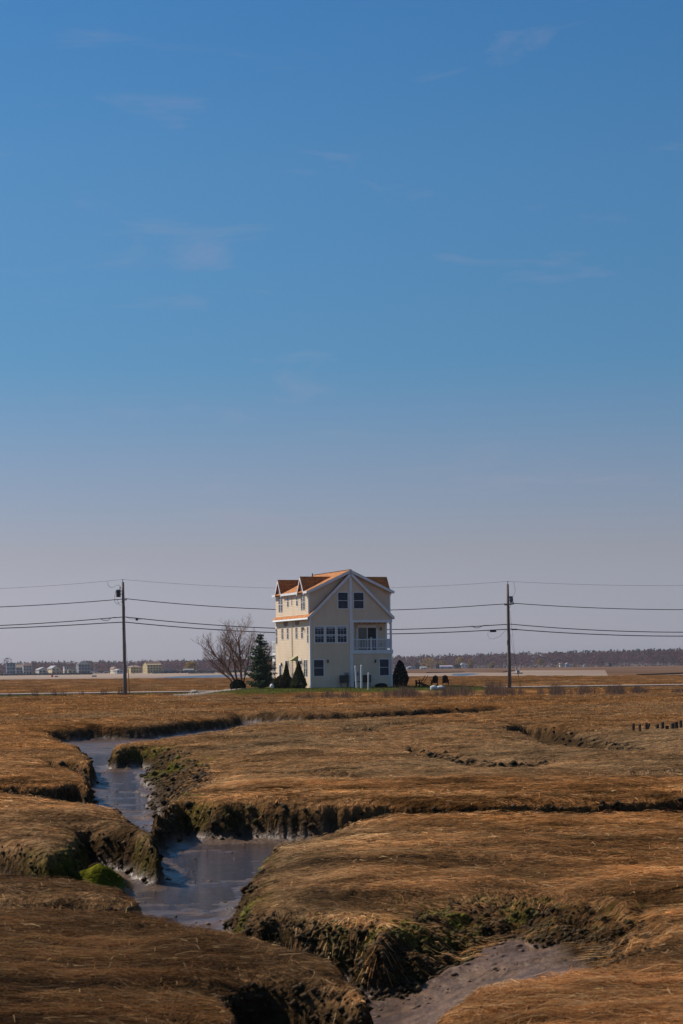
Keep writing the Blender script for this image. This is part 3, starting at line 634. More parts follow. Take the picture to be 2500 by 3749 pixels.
b = MB(); lap(b, lambda w_: [(4.15, HW - .02)], 3.3, 6.1, lambda a, w_, o: (a, 1.25 - o, w_)); b.build('porch_wall', 'siding', house)
b = MB()
for v0 in (.32,):   # dormer cheeks, set back behind the front gable
    def cheekL(w_):
        ub = max(0.0, PK * (w_ - WE) / (WP - WE) - .35); top = PK - (UP - .12 - w_) / (UP - UE) * (PK + .25)
        return [(max(0.0, top), max(ub + .3, max(0.0, top) + .02))]
    b = MB(); lap(b, cheekL, 6.75, 10.3, lambda a, w_, o: (a, v0 - o, w_)); b.build('dormer_cheek', 'siding', house)
    b = MB(); lap(b, cheekL, 6.75, 10.3, lambda a, w_, o: (HW - a, v0 - o, w_)); b.build('dormer_cheek', 'siding', house)
def sidewall(sign):
    u0 = 0 if sign < 0 else HW
    b = MB()
    lo = lambda w_: [(0, HL)]
    if sign < 0: lap(b, lo, 0, 6.5, lambda a, w_, o: (u0 + sign * o, a, w_))
    else:
        lap(b, lo, 0, 3.14, lambda a, w_, o: (u0 + o, a, w_)); lap(b, lambda w_: [(1.25, HL)], 3.14, 6.5, lambda a, w_, o: (u0 + o, a, w_))
    lap(b, lambda w_: [(.3, HL - .2)], 6.75, 8.93, lambda a, w_, o: (u0 + sign * o, a, w_))
    return b.build('side_wall', 'siding', house)
sidewall(-1); sidewall(1)
# solid core behind the siding
b = MB(); e = .006
b.box(e, HW - e, e, HL, -.4, 3.2); b.box(e, 4.1, e, HL, 3.2, 6.6); b.box(4.1, HW - e, 1.256, HL, 3.2, 6.6); b.box(4.1, HW - e, e, 1.3, 6.05, 6.6)
b.prism([(e, e, 6.6), (HW - e, e, 6.6), (PK, e, WP - .01)], (0, HL - .02, 0))
b.prism([(e, .326, 6.6), (HW - e, .326, 6.6), (HW - e, .326, UE - .02), (PK, .326, UP - .1), (e, .326, UE - .02)], (0, HL - .6, 0))
b.build('wall_core', 'siding', house)

# roofs ------------------------------------------------------------
def roof_uv_u(co, no): return (co[1], math.hypot(co[0] - PK, co[2] - UP))
def slab(p0, p1, v0, v1, th):
    """roof slab between two points in the (u, w) plane, running v0..v1, thickness th downward"""
    return [(p0[0], v0, p0[1]), (p1[0], v0, p1[1]), (p1[0], v0, p1[1] - th), (p0[0], v0, p0[1] - th)], (0, v1 - v0, 0)
b = MB(); OV = .27
for s in (-1, 1):
    e_ = PK + s * (PK + OV); k = (UP - UE) / PK
    b.prism(*slab((PK, UP + .06), (e_, UE - k * OV + .06), -.12, HL + .12, .09))
b.uv = roof_uv_u; mr_ = b.build('main_roof', 'shingle', house)
b = MB(); b.box(PK - .10, PK + .10, -.12, HL + .12, UP + .045, UP + .085); b.build('ridge_cap', 'shingle', mr_)
b = MB()
for s in (-1, 1):        # steep lower roof: a skirt under the dormer walls and the slope at the front gable
    k = (WP - WE) / PK; e_ = PK + s * (PK + .22)
    b.prism(*slab((PK + s * (PK - .06), WE + k * .06 + .12), (e_, WE - k * .22 + .12), .28, HL + .1, .10))
    b.prism(*slab((PK, WP + .12), (e_, WE - k * .22 + .12), -.16, .30, .10))
b.uv = lambda co, no: (co[1], co[0] * 1.4); b.build('skirt_roof', 'shingle', house)
# white rake boards and fascias
def rake(name, p0, p1, wd, v0, v1):
    d = np.array([p1[0] - p0[0], p1[1] - p0[1]]); d /= np.linalg.norm(d); nrm = np.array([d[1], -d[0]]);
    if nrm[1] > 0: nrm = -nrm
    q0 = np.array(p0) + nrm * wd; q1 = np.array(p1) + nrm * wd
    bb = MB(); bb.prism([(p0[0], v0, p0[1]), (p1[0], v0, p1[1]), (q1[0], v0, q1[1]), (q0[0], v0, q0[1])], (0, v1 - v0, 0)); return bb.build(name, 'trim', house)
k1 = (UP - UE) / PK; k2 = (WP - WE) / PK
for s in (-1, 1):
    rake('rake_board', (PK, UP + .035), (PK + s * (PK + OV + .02), UE - k1 * (OV + .02) + .035), .24, -.155, -.115)
    rake('rake_board', (PK, WP + .10), (PK + s * (PK + .24), WE - k2 * .24 + .10), .24, -.205, -.158)
b = MB(); b.box(PK - .15, PK + .15, -.06, -.016, -.02, WP - .15); b.build('centre_board', 'trim', house)
b = MB(); b.box(-.035, .11, -.035, 0, 0, 6.4); b.box(-.035, -.014, 0, .11, 0, 6.4); b.build('corner_board', 'trim', house)
b = MB(); b.box(HW - .11, HW + .035, -.035, 0, 0, 3.08); b.box(HW + .014, HW + .035, 0, .11, 0, 3.08); b.build('corner_board', 'trim', house)
b = MB(); b.box(-.035, .11, .28, .315, 6.85, UE - .1); b.build('corner_board', 'trim', house)
b = MB(); b.box(HW - .11, HW + .035, .28, .315, 6.85, UE - .1); b.build('corner_board', 'trim', house)
b = MB(); b.box(HW - .11, HW + .035, -.035, .11, 6.2, 6.55); b.build('corner_board', 'trim', house)
for s in (-1, 1):
    x0, x1 = (-.26, -.22) if s < 0 else (HW + .22, HW + .26)
    bb = MB(); bb.box(x0, x1, -.15, HL + .1, WE - k2 * .22 - .13, WE - k2 * .22 + .05); bb.box(min(x0, x1 - .24 if s < 0 else 9e9), max(x1, x0 + .24) if s < 0 else x1, 0, HL, WE - k2 * .22 - .13, WE - k2 * .22 - .10) if s < 0 else bb.box(HW, x1, 0, HL, WE - k2 * .22 - .13, WE - k2 * .22 - .10)
    bb.build('lower_fascia', 'trim', house)
    for v0, v1 in ((-.10, .95), (2.58, 7.45), (9.08, HL + .1)):
        xa, xb = (-OV - .04, -OV + .01) if s < 0 else (HW + OV - .01, HW + OV + .04)
        bb = MB(); bb.box(xa, xb, v0, v1, UE - k1 * OV - .14, UE - k1 * OV + .06); bb.box(*((-OV, -.015) if s < 0 else (HW + .015, HW + OV)), v0, v1, UE - k1 * OV - .14, UE - k1 * OV - .115)
        bb.build('eave_fascia', 'trim', house)
# wall gablets over the paired windows, with their own little roofs
def gablet(vc, s):
    hw = .86; w0, wp = UE - .12, 10.16; ue = -.03 if s < 0 else HW + .03; uo = -.28 if s < 0 else HW + .28; ui = 2.9 if s < 0 else HW - 2.9
    g = MB(); lap(g, lambda w_: [(vc - hw * (wp - w_) / (wp - w0), vc + hw * (wp - w_) / (wp - w0))], w0, wp - .05, lambda a, w_, o: (ue + s * o, a, w_))
    g.prism([(ue, vc - hw, w0), (ue, vc + hw, w0), (ue, vc, wp)], (-s * .4, 0, 0)); gw = g.build('gablet_wall', 'trim', house)
    r_ = MB()
    for q in (-1, 1):
        kk = (wp - w0) / hw; ve = vc + q * (hw + .12)
        A_, B_ = (uo, vc, wp + .14), (uo, ve, w0 - kk * .12 + .14)
        r_.prism([A_, B_, (B_[0], B_[1], B_[2] - .10), (A_[0], A_[1], A_[2] - .16)], (ui - uo, 0, 0))
    r_.uv = lambda co, no: (co[0], co[2] * 1.2); r_.build('gablet_roof', 'shingle', house)
    for q in (-1, 1):
        kk = (wp - w0) / hw; ve = vc + q * (hw + .14); f_ = MB(); xo = uo + s * .035
        f_.prism([(uo, vc, wp + .10), (uo, ve, w0 - kk * .14 + .10), (uo, ve, w0 - kk * .14 - .14), (uo, vc, wp - .17)], (s * .035, 0, 0)); f_.build('gablet_rake', 'trim', gw)
for s in (-1, 1):
    for vc in (1.78, 8.30): gablet(vc, s)

# windows ------------------------------------------------------------
def window(kind, a0, a1, w0, w1, face, grid=(2, 2), frame=.075, name='window', glass='glass', split=True, curtain=False):
    """face 'front': a = u at v=0; 'left': a = v at u=0; 'porch': a = u at v=1.25"""
    def bx(m, p0, p1, q0, q1, o0, o1):
        if face == 'front': m.box(p0, p1, -o1, -o0, q0, q1)
        elif face == 'porch': m.box(p0, p1, 1.25 - o1, 1.25 - o0, q0, q1)
        elif face == 'left': m.box(-max(o1 * .5, .018) - (.004 if o1 > .03 else 0), -o0, p0, p1, q0, q1)
    m = MB(); f = frame
    bx(m, a0 - f, a0, w0 - f, w1 + f, .0, .06); bx(m, a1, a1 + f, w0 - f, w1 + f, .0, .06); bx(m, a0, a1, w1, w1 + f, .0, .06); bx(m, a0, a1, w0 - f, w0, .0, .07)
    wo = m.build(name, 'trim', house)
    m = MB(); wm = (w0 + w1) / 2
    if split:
        bx(m, a0, a1, w0, wm - .02, .015, .022); p1 = m.build('pane', glass, wo); m = MB(); bx(m, a0, a1, wm + .02, w1, .015, .028); m.build('pane', glass, wo)
        m = MB(); bx(m, a0, a1, wm - .02, wm + .02, .01, .042); m.build('meeting_rail', 'trim', wo)
    else:
        bx(m, a0, a1, w0, w1, .015, .022); m.build('pane', glass, wo)
    if grid:
        m = MB(); gx, gz = grid
        for i in range(1, gx):
            x_ = a0 + (a1 - a0) * i / gx; bx(m, x_ - .007, x_ + .007, w0, w1, .02, .034)
        for h in range(2):
            for i in range(1, gz):
                z_ = w0 + (w1 - w0) / 2 * (h + i / gz); bx(m, a0, a1, z_ - .007, z_ + .007, .02, .033)
        m.build('muntins', 'trim', wo)
    if curtain:
        for h in range(2):
            m = MB(); zt = w0 + (w1 - w0) * (h + 1) / 2 - .03; n_ = 8
            for i in range(n_):
                p, q = i / n_, (i + 1) / n_; hgt = .10 + .10 * (1 - abs(2 * (i + .5) / n_ - 1)); bx(m, a0 + (a1 - a0) * p, a0 + (a1 - a0) * q, zt - hgt, zt, .0285, .0305)
            m.build('valance', 'curtain', wo)
    return wo
for a0, a1 in ((2.78, 3.72), (4.32, 5.28)): window('dh', a0, a1, 7.28, 8.73, 'front', None)
for a0, a1 in ((.48, 1.33), (1.58, 2.43), (2.69, 3.56)): window('dh', a0, a1, 4.17, 5.60, 'front', (3, 2), .10, curtain=True)
window('dh', .33, 1.27, 1.09, 2.56, 'front', None); window('dh', 6.81, 7.70, 1.07, 2.55, 'front', None)
for vc in (1.78, 8.30):
    for o in (-.31, .31): window('dh', vc + o - .26, vc + o + .26, 7.22, 8.66, 'left', None, .035)
for vc in (6.1, 3.46): window('dh', vc - .23, vc + .23, 7.66, 8.62, 'left', None, .03)
window('dh', 4.9, 5.08, 7.75, 8.62, 'left', None, .03)
for vc in (7.85, 6.27, 3.72, 2.14): window('dh', vc - .26, vc + .26, 4.6, 5.63, 'left', None, .03)
window('dh', 9.42, 9.88, 4.2, 5.64, 'left', None, .03); window('dh', .34, .74, 4.16, 5.6, 'left', None, .03)
for o in (-.27, .27): window('dh', 1.26 + o - .22, 1.26 + o + .22, 1.1, 2.57, 'left', None, .035)
for o in (-.28, .28): window('dh', 6.6 + o - .23, 6.6 + o + .23, 1.2, 2.56, 'left', None, .035)
# side doors
def side_door(v0, v1, wtop):
    m = MB(); m.box(-.05, 0, v0, v1, 0.05, wtop); d = m.build('side_door', 'trim', house)
    m = MB(); m.box(-.062, -.051, v0 + .12, v1 - .12, 1.0, wtop - .18); m.build('pane', 'glass', d)
    m = MB(); m.box(-.10, -.051, v0 + .05, v0 + .09, .98, 1.02); m.build('handle', 'black_metal', d)
side_door(8.1, 8.95, 2.3); side_door(2.42, 3.35, 2.7)
# slanted canvas awning by the door
m = MB(); m.prism([(-.0, 3.45, 3.02), (-.75, 3.45, 2.55), (-.75, 3.45, 2.50), (0, 3.45, 2.96)], (0, .95, 0)); aw = m.build('awning', 'canvas', house)
m = MB(); m.prism([(-.02, 3.44, 2.96), (-.74, 3.44, 2.5), (-.02, 3.44, 2.5)], (0, .012, 0)); m.build('side_panel', 'canvas', aw)
# wall lanterns
def lantern(u, v, w, face):
    m = MB(); d = (0, -1, 0) if face in ('front', 'porch') else (-1, 0, 0); p = np.array([u, v, w]); q = p + np.array(d) * .13
    m.tube([p + (0, 0, .05), p + np.array(d) * .10 + (0, 0, .16), q + (0, 0, .14)], .016, 5); l = m.build('wall_lantern', 'black_metal', house)
    m = MB(); m.tube([q + (0, 0, .15), q + (0, 0, .10), q + (0, 0, -.12), q + (0, 0, -.17)], [.02, .08, .065, .02], 6); m.build('lamp_glass', 'black_metal', l)
lantern(1.68, 0, 2.43, 'front'); lantern(6.36, 0, 2.40, 'front'); lantern(7.45, 1.25, 5.42, 'porch'); lantern(0, 1.5, 5.45, 'left'); lantern(0, 2.2, 2.35, 'left'); lantern(0, 8.0, 2.2, 'left')
# gilded fish ornaments high on the side wall
for vc in (6.8, 3.5):
    for o, dz in ((-.36, .02), (0, -.02), (.36, .05)):
        m = MB(); n_ = 8; top, bot = [], []
        for i in range(n_ + 1):
            t = i / n_; h = .15 * math.sin(math.pi * min(1, t * 1.15)) ** .7 if t < .84 else .02 + .35 * (t - .84)
            top.append((-.09, vc + o + h, 6.30 - t * .46 + dz)); bot.append((-.09, vc + o - h, 6.30 - t * .46 + dz))
        m.prism(top + bot[::-1], (.05, 0, 0)); m.build('fish_ornament', 'gold', house)
# downspout
m = MB(); m.tube([(-.25, 4.95, 6.4), (-.07, 4.95, 6.2), (-.07, 4.95, .15), (-.25, 4.95, .05)], .038, 6); m.build('downspout', 'trim', house)
m = MB(); m.box(PK - 1.62, PK - 1.54, 6.0, 6.08, UP - .7, UP + .02); m.build('vent_pipe', 'black_metal', house)

# porch ------------------------------------------------------------
m = MB(); m.box(4.12, HW + .06, -.07, -.016, 5.99, 6.22); m.box(HW + .016, HW + .06, -.016, 1.4, 5.99, 6.22); m.build('porch_header', 'trim', house)
m = MB(); m.box(4.12, HW + .10, -.09, -.016, 3.08, 3.44); m.box(HW + .016, HW + .10, -.016, 1.3, 3.08, 3.44); m.build('porch_band', 'trim', house)
m = MB(); m.box(4.1, HW + .04, -.03, 1.3, 3.22, 3.36); m.build('porch_floor', 'light_grey', house)
m = MB(); m.box(4.1, HW + .02, -.01, 1.3, 5.98, 6.04); m.build('porch_ceiling', 'trim', house)
m = MB(); m.box(HW - .14, HW + .02, -.03, .13, 3.36, 5.99); m.build('porch_post', 'trim', house)
m = MB(); m.box(HW - .16, HW + .03, 1.21, 1.36, 3.36, 5.99); m.build('porch_post', 'trim', house)
m = MB(); m.box(4.17, 4.28, -.03, .06, 3.36, 5.99); m.build('porch_post', 'trim', house)
m = MB(); f0, f1 = 4.98, 7.16
m.box(f0, f0 + .2, 1.17, 1.24, 3.36, 5.74); m.box(f1 - .2, f1, 1.17, 1.24, 3.36, 5.74); m.box(f0, f1, 1.17, 1.24, 5.52, 5.78); m.box(6.035, 6.125, 1.17, 1.24, 3.4, 5.52); sd2 = m.build('sliding_door', 'trim', house)
m = MB(); m.box(f0 + .2, 6.035, 1.19, 1.21, 3.4, 5.52); m.build('pane', 'door_glass', sd2)
m = MB(); m.box(6.125, f1 - .2, 1.185, 1.205, 3.4, 5.52); m.build('screen', 'screen_door', sd2)
m = MB(); m.box(4.28, HW - .14, -.0, .06, 4.38, 4.46); rl_ = m.build('top_rail', 'trim', house)
m = MB(); m.box(4.28, HW - .14, .005, .05, 3.58, 3.65); m.build('bottom_rail', 'trim', house)
m = MB(); m.box(5.95, 6.07, -.03, .09, 3.37, 4.56); m.box(5.93, 6.09, -.05, .11, 4.56, 4.60); m.build('rail_post', 'trim', house)
m = MB(); m.box(HW - .09, HW - .03, .13, 1.21, 4.38, 4.46); m.build('top_rail', 'trim', house)
m = MB(); m.box(HW - .085, HW - .035, .13, 1.21, 3.58, 3.65); m.build('bottom_rail', 'trim', house)
m = MB(); m.box(-.02, .02, -.02, .02, 0, .73); bal = m.build('baluster', 'trim', house); bal.location = (4.40, .028, 3.65)
for x_ in np.arange(4.55, HW - .2, .15):
    if 5.93 < x_ < 6.09: continue
    c = bal.copy(); c.location = (x_, .028, 3.65); col.objects.link(c)
for v_ in np.arange(.25, 1.2, .15):
    c = bal.copy(); c.location = (HW - .06, v_, 3.65); col.objects.link(c)
# string of lights scalloped under the porch header
pts = []
for i in range(57):
    t = i / 56; pts.append((4.35 + t * 3.5, .02, 5.95 - .10 * abs(math.sin(t * math.pi * 7))))
m = MB(); m.tube(pts, .012, 4); sl_ = m.build('string_lights', 'bark', house)
for i in range(8):
    m = MB(); q = np.array([4.35 + 3.5 * i / 7, .02, 5.93]); m.tube([q, q + (0, 0, -.03), q + (0, 0, -.09), q + (0, 0, -.11)], [.012, .03, .03, .01], 6); m.build('bulb', 'black_metal', sl_)
m = MB(); m.box(7.36, 7.5, 1.17, 1.24, 3.9, 4.06); m.build('outlet_box', 'grey_metal', house)
# air conditioners on stands, meters, pipes, vents
def ac(u0, u1):
    m = MB(); m.box(u0, u1, -.50, -.12, .44, 1.13); a = m.build('air_conditioner', 'black_metal', house)
    m = MB()
    for i in range(9):
        z_ = .5 + i * .065; m.box(u0 + .04, u1 - .04, -.515, -.501, z_, z_ + .03)
    m.build('grille', 'black_metal', a)
    for x_ in (u0 + .06, u1 - .06):
        for y_ in (-.46, -.16): m = MB(); m.box(x_ - .022, x_ + .022, y_ - .022, y_ + .022, -.05, .44); m.build('stand_leg', 'grey_metal', a)
ac(2.8, 3.58); ac(5.1, 5.75)
for u0, u1, w0, w1 in ((3.32, 3.70, 1.06, 1.40), (4.30, 4.67, 1.05, 1.45)):
    m = MB(); m.box(u0, u1, -.14, -.016, w0, w1); mm_ = m.build('meter_box', 'light_grey', house)
    m = MB(); q = np.array([(u0 + u1) / 2, -.14, (w0 + w1) / 2]); m.tube([q, q + (0, -.10, 0)], .09, 10); m.build('meter_dial', 'grey_metal', mm_)
m = MB(); m.tube([(4.28, -.06, -.05), (4.28, -.06, .52), (5.1, -.06, .52)], .03, 6); m.build('gas_pipe', 'black_metal', house)
m = MB(); m.tube([(3.62, -.06, -.05), (3.62, -.06, .44)], .035, 6); m.build('gas_pipe', 'black_metal', house)
for u_ in (1.70, 6.36): m = MB(); m.box(u_ - .10, u_ + .10, -.09, -.016, .76, .9); m.build('dryer_vent', 'trim', house)
# back deck seen past the far corner
m = MB(); m.box(-.02, 4.0, HL, HL + 1.0, 3.12, 3.35); bd = m.build('back_deck', 'trim', house)
m = MB(); m.box(-.02, .05, HL + .94, HL + 1.0, 3.35, 4.45); m.box(-.02, .05, HL, HL + 1.0, 4.38, 4.46); m.box(-.02, .04, HL, HL + 1.0, 3.5, 3.56); m.build('rail', 'trim', bd)
for i in range(5): m = MB(); m.box(.0, .03, HL + .12 + i * .19, HL + .15 + i * .19, 3.56, 4.38); m.build('baluster', 'trim', bd)
m = MB(); m.box(.0, .12, HL + .86, HL + .98, -.3, 3.12); m.build('deck_post', 'trim', bd)
m = MB(); m.box(-.02, 3.6, HL + .3, HL + .98, 2.5, 2.75); m.build('deck_beam', 'trim', bd)

# ================================================================== POLES AND WIRES
def P_(px, py, Y): return at(px, py, Y)
LY, RY = 190.0, 195.0
def poleY(px): return LY + (px - 455) / (1865 - 455) * (RY - LY)
def wire_pts(spans):
    """spans: list of (px0, py0, px1, py1, sag_px)"""
    out = []
    for i, (x0, y0, x1, y1, sg) in enumerate(spans):
        n_ = 22
        for k in range(n_ + (i == len(spans) - 1)):
            t = k / n_; x_ = x0 + (x1 - x0) * t; y_ = y0 + (y1 - y0) * t + sg * 4 * t * (1 - t); out.append(P_(x_, y_, poleY(x_)))
    return out
def wire(name, spans, rad, label):
    m = MB(); m.tube(wire_pts(spans), rad, 5); o = m.build(name, 'cable'); return tag(o, label, 'wire', 'overhead wires strung pole to pole')
w1_ = wire('power_line', [(-960, 2139, 450, 2121.5, 32), (450, 2121.5, 1860, 2128.5, 30), (1860, 2128.5, 3270, 2110, 24)], .011, 'thinnest topmost wire running over the tips of both utility poles')
w2_ = wire('secondary_line', [(-960, 2212, 462, 2192, 27), (462, 2192, 1850, 2210, 34), (1885, 2209, 3300, 2194, 30)], .038, 'grey wire below the transformers, second down on both poles')
w3_ = wire('phone_cable', [(-960, 2276, 444, 2258.5, 30), (456, 2258.5, 1860, 2285, 33), (1868, 2285, 3300, 2267, 38)], .042, 'black cable third down, the upper of the two lowest cables')
w4_ = wire('cable_line', [(-960, 2296, 444, 2277, 20), (457, 2277.5, 1860, 2303, 30), (1868, 2303, 3300, 2286, 34)], .045, 'lowest black cable, carrying a dark splice case by the right pole')
def boxon(parent, px, py, dx, dy, Y, mat, name, dep=.2):
    a_ = P_(px - dx, py + dy, Y); c_ = P_(px + dx, py - dy, Y); m = MB(); m.box(a_[0], c_[0], Y - dep / 2, Y + dep / 2, a_[2], c_[2]); return m.build(name, mat, parent)
boxon(w4_, 1805, 2310, 11.5, 4.5, poleY(1805), 'cable', 'splice_case'); boxon(w4_, 1883, 2304.5, 10, 2.5, poleY(1883), 'cable', 'splice_case')
m = MB(); lp = [P_(1789, 2306, 194.7), P_(1785, 2322, 194.7), P_(1790, 2336, 194.7), P_(1805, 2340, 194.7), P_(1830, 2330, 194.8), P_(1850, 2308, 194.9), P_(1857, 2301, 195)]; m.tube(lp, .012, 4); m.build('drip_loop', 'cable', w4_)
boxon(w3_, 501, 2268, 4.5, 4, poleY(501), 'cable', 'splice_case', .15)
m = MB(); m.tube([P_(462, 2260, 190), P_(478, 2266, 190), P_(496, 2267, 190), P_(515, 2268, 190), P_(530, 2264, 190.2)], .014, 4); m.build('tap_wire', 'cable', w3_)
m = MB(); m.tube([P_(1727, 2291, 194.5), P_(1735, 2297, 194.5), P_(1745, 2299, 194.5), P_(1757, 2296, 194.6), P_(1770, 2290, 194.6), P_(1790, 2289, 194.7)], .03, 4); m.build('slack_loop', 'cable', w3_)
m = MB(); m.tube([P_(366, 2265, 189.7), P_(378, 2271, 189.7), P_(395, 2271, 189.8), P_(408, 2262, 189.8), P_(425, 2259.5, 189.9)], .03, 4); m.build('slack_loop', 'cable', w3_)

def pole(name, base_px, base_py, top_px, top_py, Y, label):
    a_ = P_(base_px, base_py, Y); c_ = P_(top_px, top_py, Y); r = empty(name, a_); tag(r, label, 'utility pole', 'utility poles along the road')
    d = c_ - a_; m = MB(); m.tube([np.array([0, 0, -.4]), d * .25, d * .5, d * .75, d], [.19, .18, .165, .15, .125], 10); m.build('shaft', 'pole_wood', r, smooth=True)
    return r, a_
def ploc(r, px, py, Y): return P_(px, py, Y) - np.array(r.location)
pl, _ = pole('utility_pole', 458.5, 2542, 449.5, 2131, LY, 'utility pole left of the house with a black transformer and grey conduit')
Q = lambda px, py, dy=0: ploc(pl, px, py, LY + dy)
def add(r, name, pts, rad, mat, n=8, parent=None): m = MB(); m.tube(pts, rad, n); return m.build(name, mat, parent or r)
tr = add(pl, 'transformer', [Q(433, 2161), Q(433, 2160), Q(433.5, 2186)], [.16, .235, .225], 'black_metal', 14)
add(pl, 'lid', [Q(433, 2161.5), Q(433, 2159), Q(433, 2157.5)], [.25, .25, .10], 'light_grey', 14, tr)
add(pl, 'bracket', [Q(440, 2164), Q(449, 2164)], .04, 'black_metal', 6, tr); add(pl, 'bracket', [Q(440, 2175), Q(449, 2175)], .04, 'black_metal', 6, tr)
add(pl, 'bushing', [Q(439.5, 2158), Q(439.5, 2154), Q(439.5, 2148), Q(440, 2146)], [.03, .06, .05, .02], 'grey_metal', 6, tr)
add(pl, 'jumper_wire', [Q(439.5, 2147), Q(434, 2142), Q(426, 2142.5), Q(418, 2149), Q(408, 2151), Q(398, 2146), Q(394, 2138), Q(395, 2130)], .016, 'cable', 4, tr)
add(pl, 'drop_wire', [Q(424, 2164), Q(420, 2184), Q(420, 2203), Q(426, 2211), Q(436, 2208), Q(443, 2202), Q(450, 2210)], .02, 'cable', 4, tr)
add(pl, 'drop_wire', [Q(428, 2194), Q(432, 2205), Q(435, 2215), Q(444, 2215)], .016, 'cable', 4, tr)
add(pl, 'top_insulator', [Q(449, 2131), Q(449, 2124), Q(449, 2122), Q(449, 2120.5)], [.03, .03, .075, .03], 'black_metal', 8)
add(pl, 'side_insulator', [Q(453, 2196.5), Q(461, 2196.5), Q(463, 2196.5)], [.03, .05, .06], 'black_metal', 8)
add(pl, 'insulator_knob', [Q(462, 2195), Q(462, 2190.5)], [.05, .05], 'black_metal', 8)
add(pl, 'conduit', [Q(457, 2220, -.2), Q(456.5, 2330, -.22), Q(460, 2434, -.23)], .028, 'light_grey', 6)
add(pl, 'conduit', [Q(452.5, 2433, -.24), Q(453.5, 2545, -.24)], .05, 'light_grey', 6); add(pl, 'conduit', [Q(457.0, 2433, -.25), Q(458.5, 2545, -.25)], .045, 'grey_metal', 6)
for yy_ in (2300, 2370, 2440, 2478): add(pl, 'strap', [Q(449 + (yy_ - 2131) * .022, yy_), Q(449 + (yy_ - 2131) * .022, yy_ + 1.6)], .19, 'grey_metal', 10)
add(pl, 'guy_wire', [Q(452, 2260), Q(467, 2428), Q(469, 2449)], .009, 'cable', 4)
add(pl, 'guy_guard', [Q(469, 2448), Q(472, 2500), Q(474.5, 2541)], .045, 'yellow_plastic', 6)
pr, _ = pole('utility_pole', 1866, 2521, 1858, 2139, RY, 'utility pole right of the house with a grey transformer on its right side')
Q = lambda px, py, dy=0: ploc(pr, px, py, RY + dy)
tr = add(pr, 'transformer', [Q(1871.5, 2184), Q(1871, 2185), Q(1871.5, 2207)], [.12, .185, .15], 'grey_metal', 14)
add(pr, 'lid', [Q(1871, 2185), Q(1871, 2183.5), Q(1871, 2182.5)], [.21, .21, .08], 'grey_metal', 14, tr)
add(pr, 'bracket', [Q(1862, 2188), Q(1868, 2188)], .04, 'black_metal', 6, tr); add(pr, 'bracket', [Q(1862, 2199), Q(1868, 2199)], .04, 'black_metal', 6, tr)
add(pr, 'jumper_wire', [Q(1876, 2183), Q(1883, 2174), Q(1886, 2161), Q(1884, 2148), Q(1880, 2131)], .014, 'cable', 4, tr); add(pr, 'drop_wire', [Q(1877, 2188), Q(1879, 2206)], .02, 'cable', 4, tr)
m = MB(); a_ = Q(1846, 2215.5); c_ = Q(1882, 2211); dv = np.array([0, .12, 0]); m.prism([a_ - dv / 2 + (0, 0, -.05), c_ - dv / 2 + (0, 0, -.05), c_ - dv / 2 + (0, 0, .06), a_ - dv / 2 + (0, 0, .06)], dv); ca = m.build('crossarm', 'pole_wood', pr); ca.location = (0, -.18, 0)
add(pr, 'brace', [Q(1871, 2213, -.2), Q(1864, 2228, -.2)], .018, 'black_metal', 5)
for px_, py_ in ((1848, 2211), (1879, 2207)): add(pr, 'pin_insulator', [Q(px_, py_ + 2, -.18), Q(px_, py_ - 2, -.18)], [.04, .05], 'black_metal', 8)
add(pr, 'top_insulator', [Q(1858.5, 2139), Q(1859, 2131), Q(1859, 2129), Q(1859, 2127.5)], [.03, .03, .07, .03], 'black_metal', 8)
boxon(pr, 0, 0, 0, 0, RY, 'old_wood', 'pole_tag') if False else None
add(pr, 'sign_board', [Q(1857.5, 2344, -.2), Q(1857.8, 2361, -.2)], .045, 'old_wood', 6); add(pr, 'marker_strip', [Q(1859.6, 2434, -.19), Q(1860.2, 2452, -.19)], .03, 'light_grey', 6)
add(pr, 'guy_wire', [Q(1866, 2235), Q(1878, 2340), Q(1889, 2434)], .010, 'cable', 4); add(pr, 'guy_wire', [Q(1867, 2318), Q(1877, 2375), Q(1889, 2434)], .010, 'cable', 4)
add(pr, 'guy_guard', [Q(1889, 2432), Q(1897, 2472), Q(1904, 2512)], .045, 'yellow_plastic', 6)

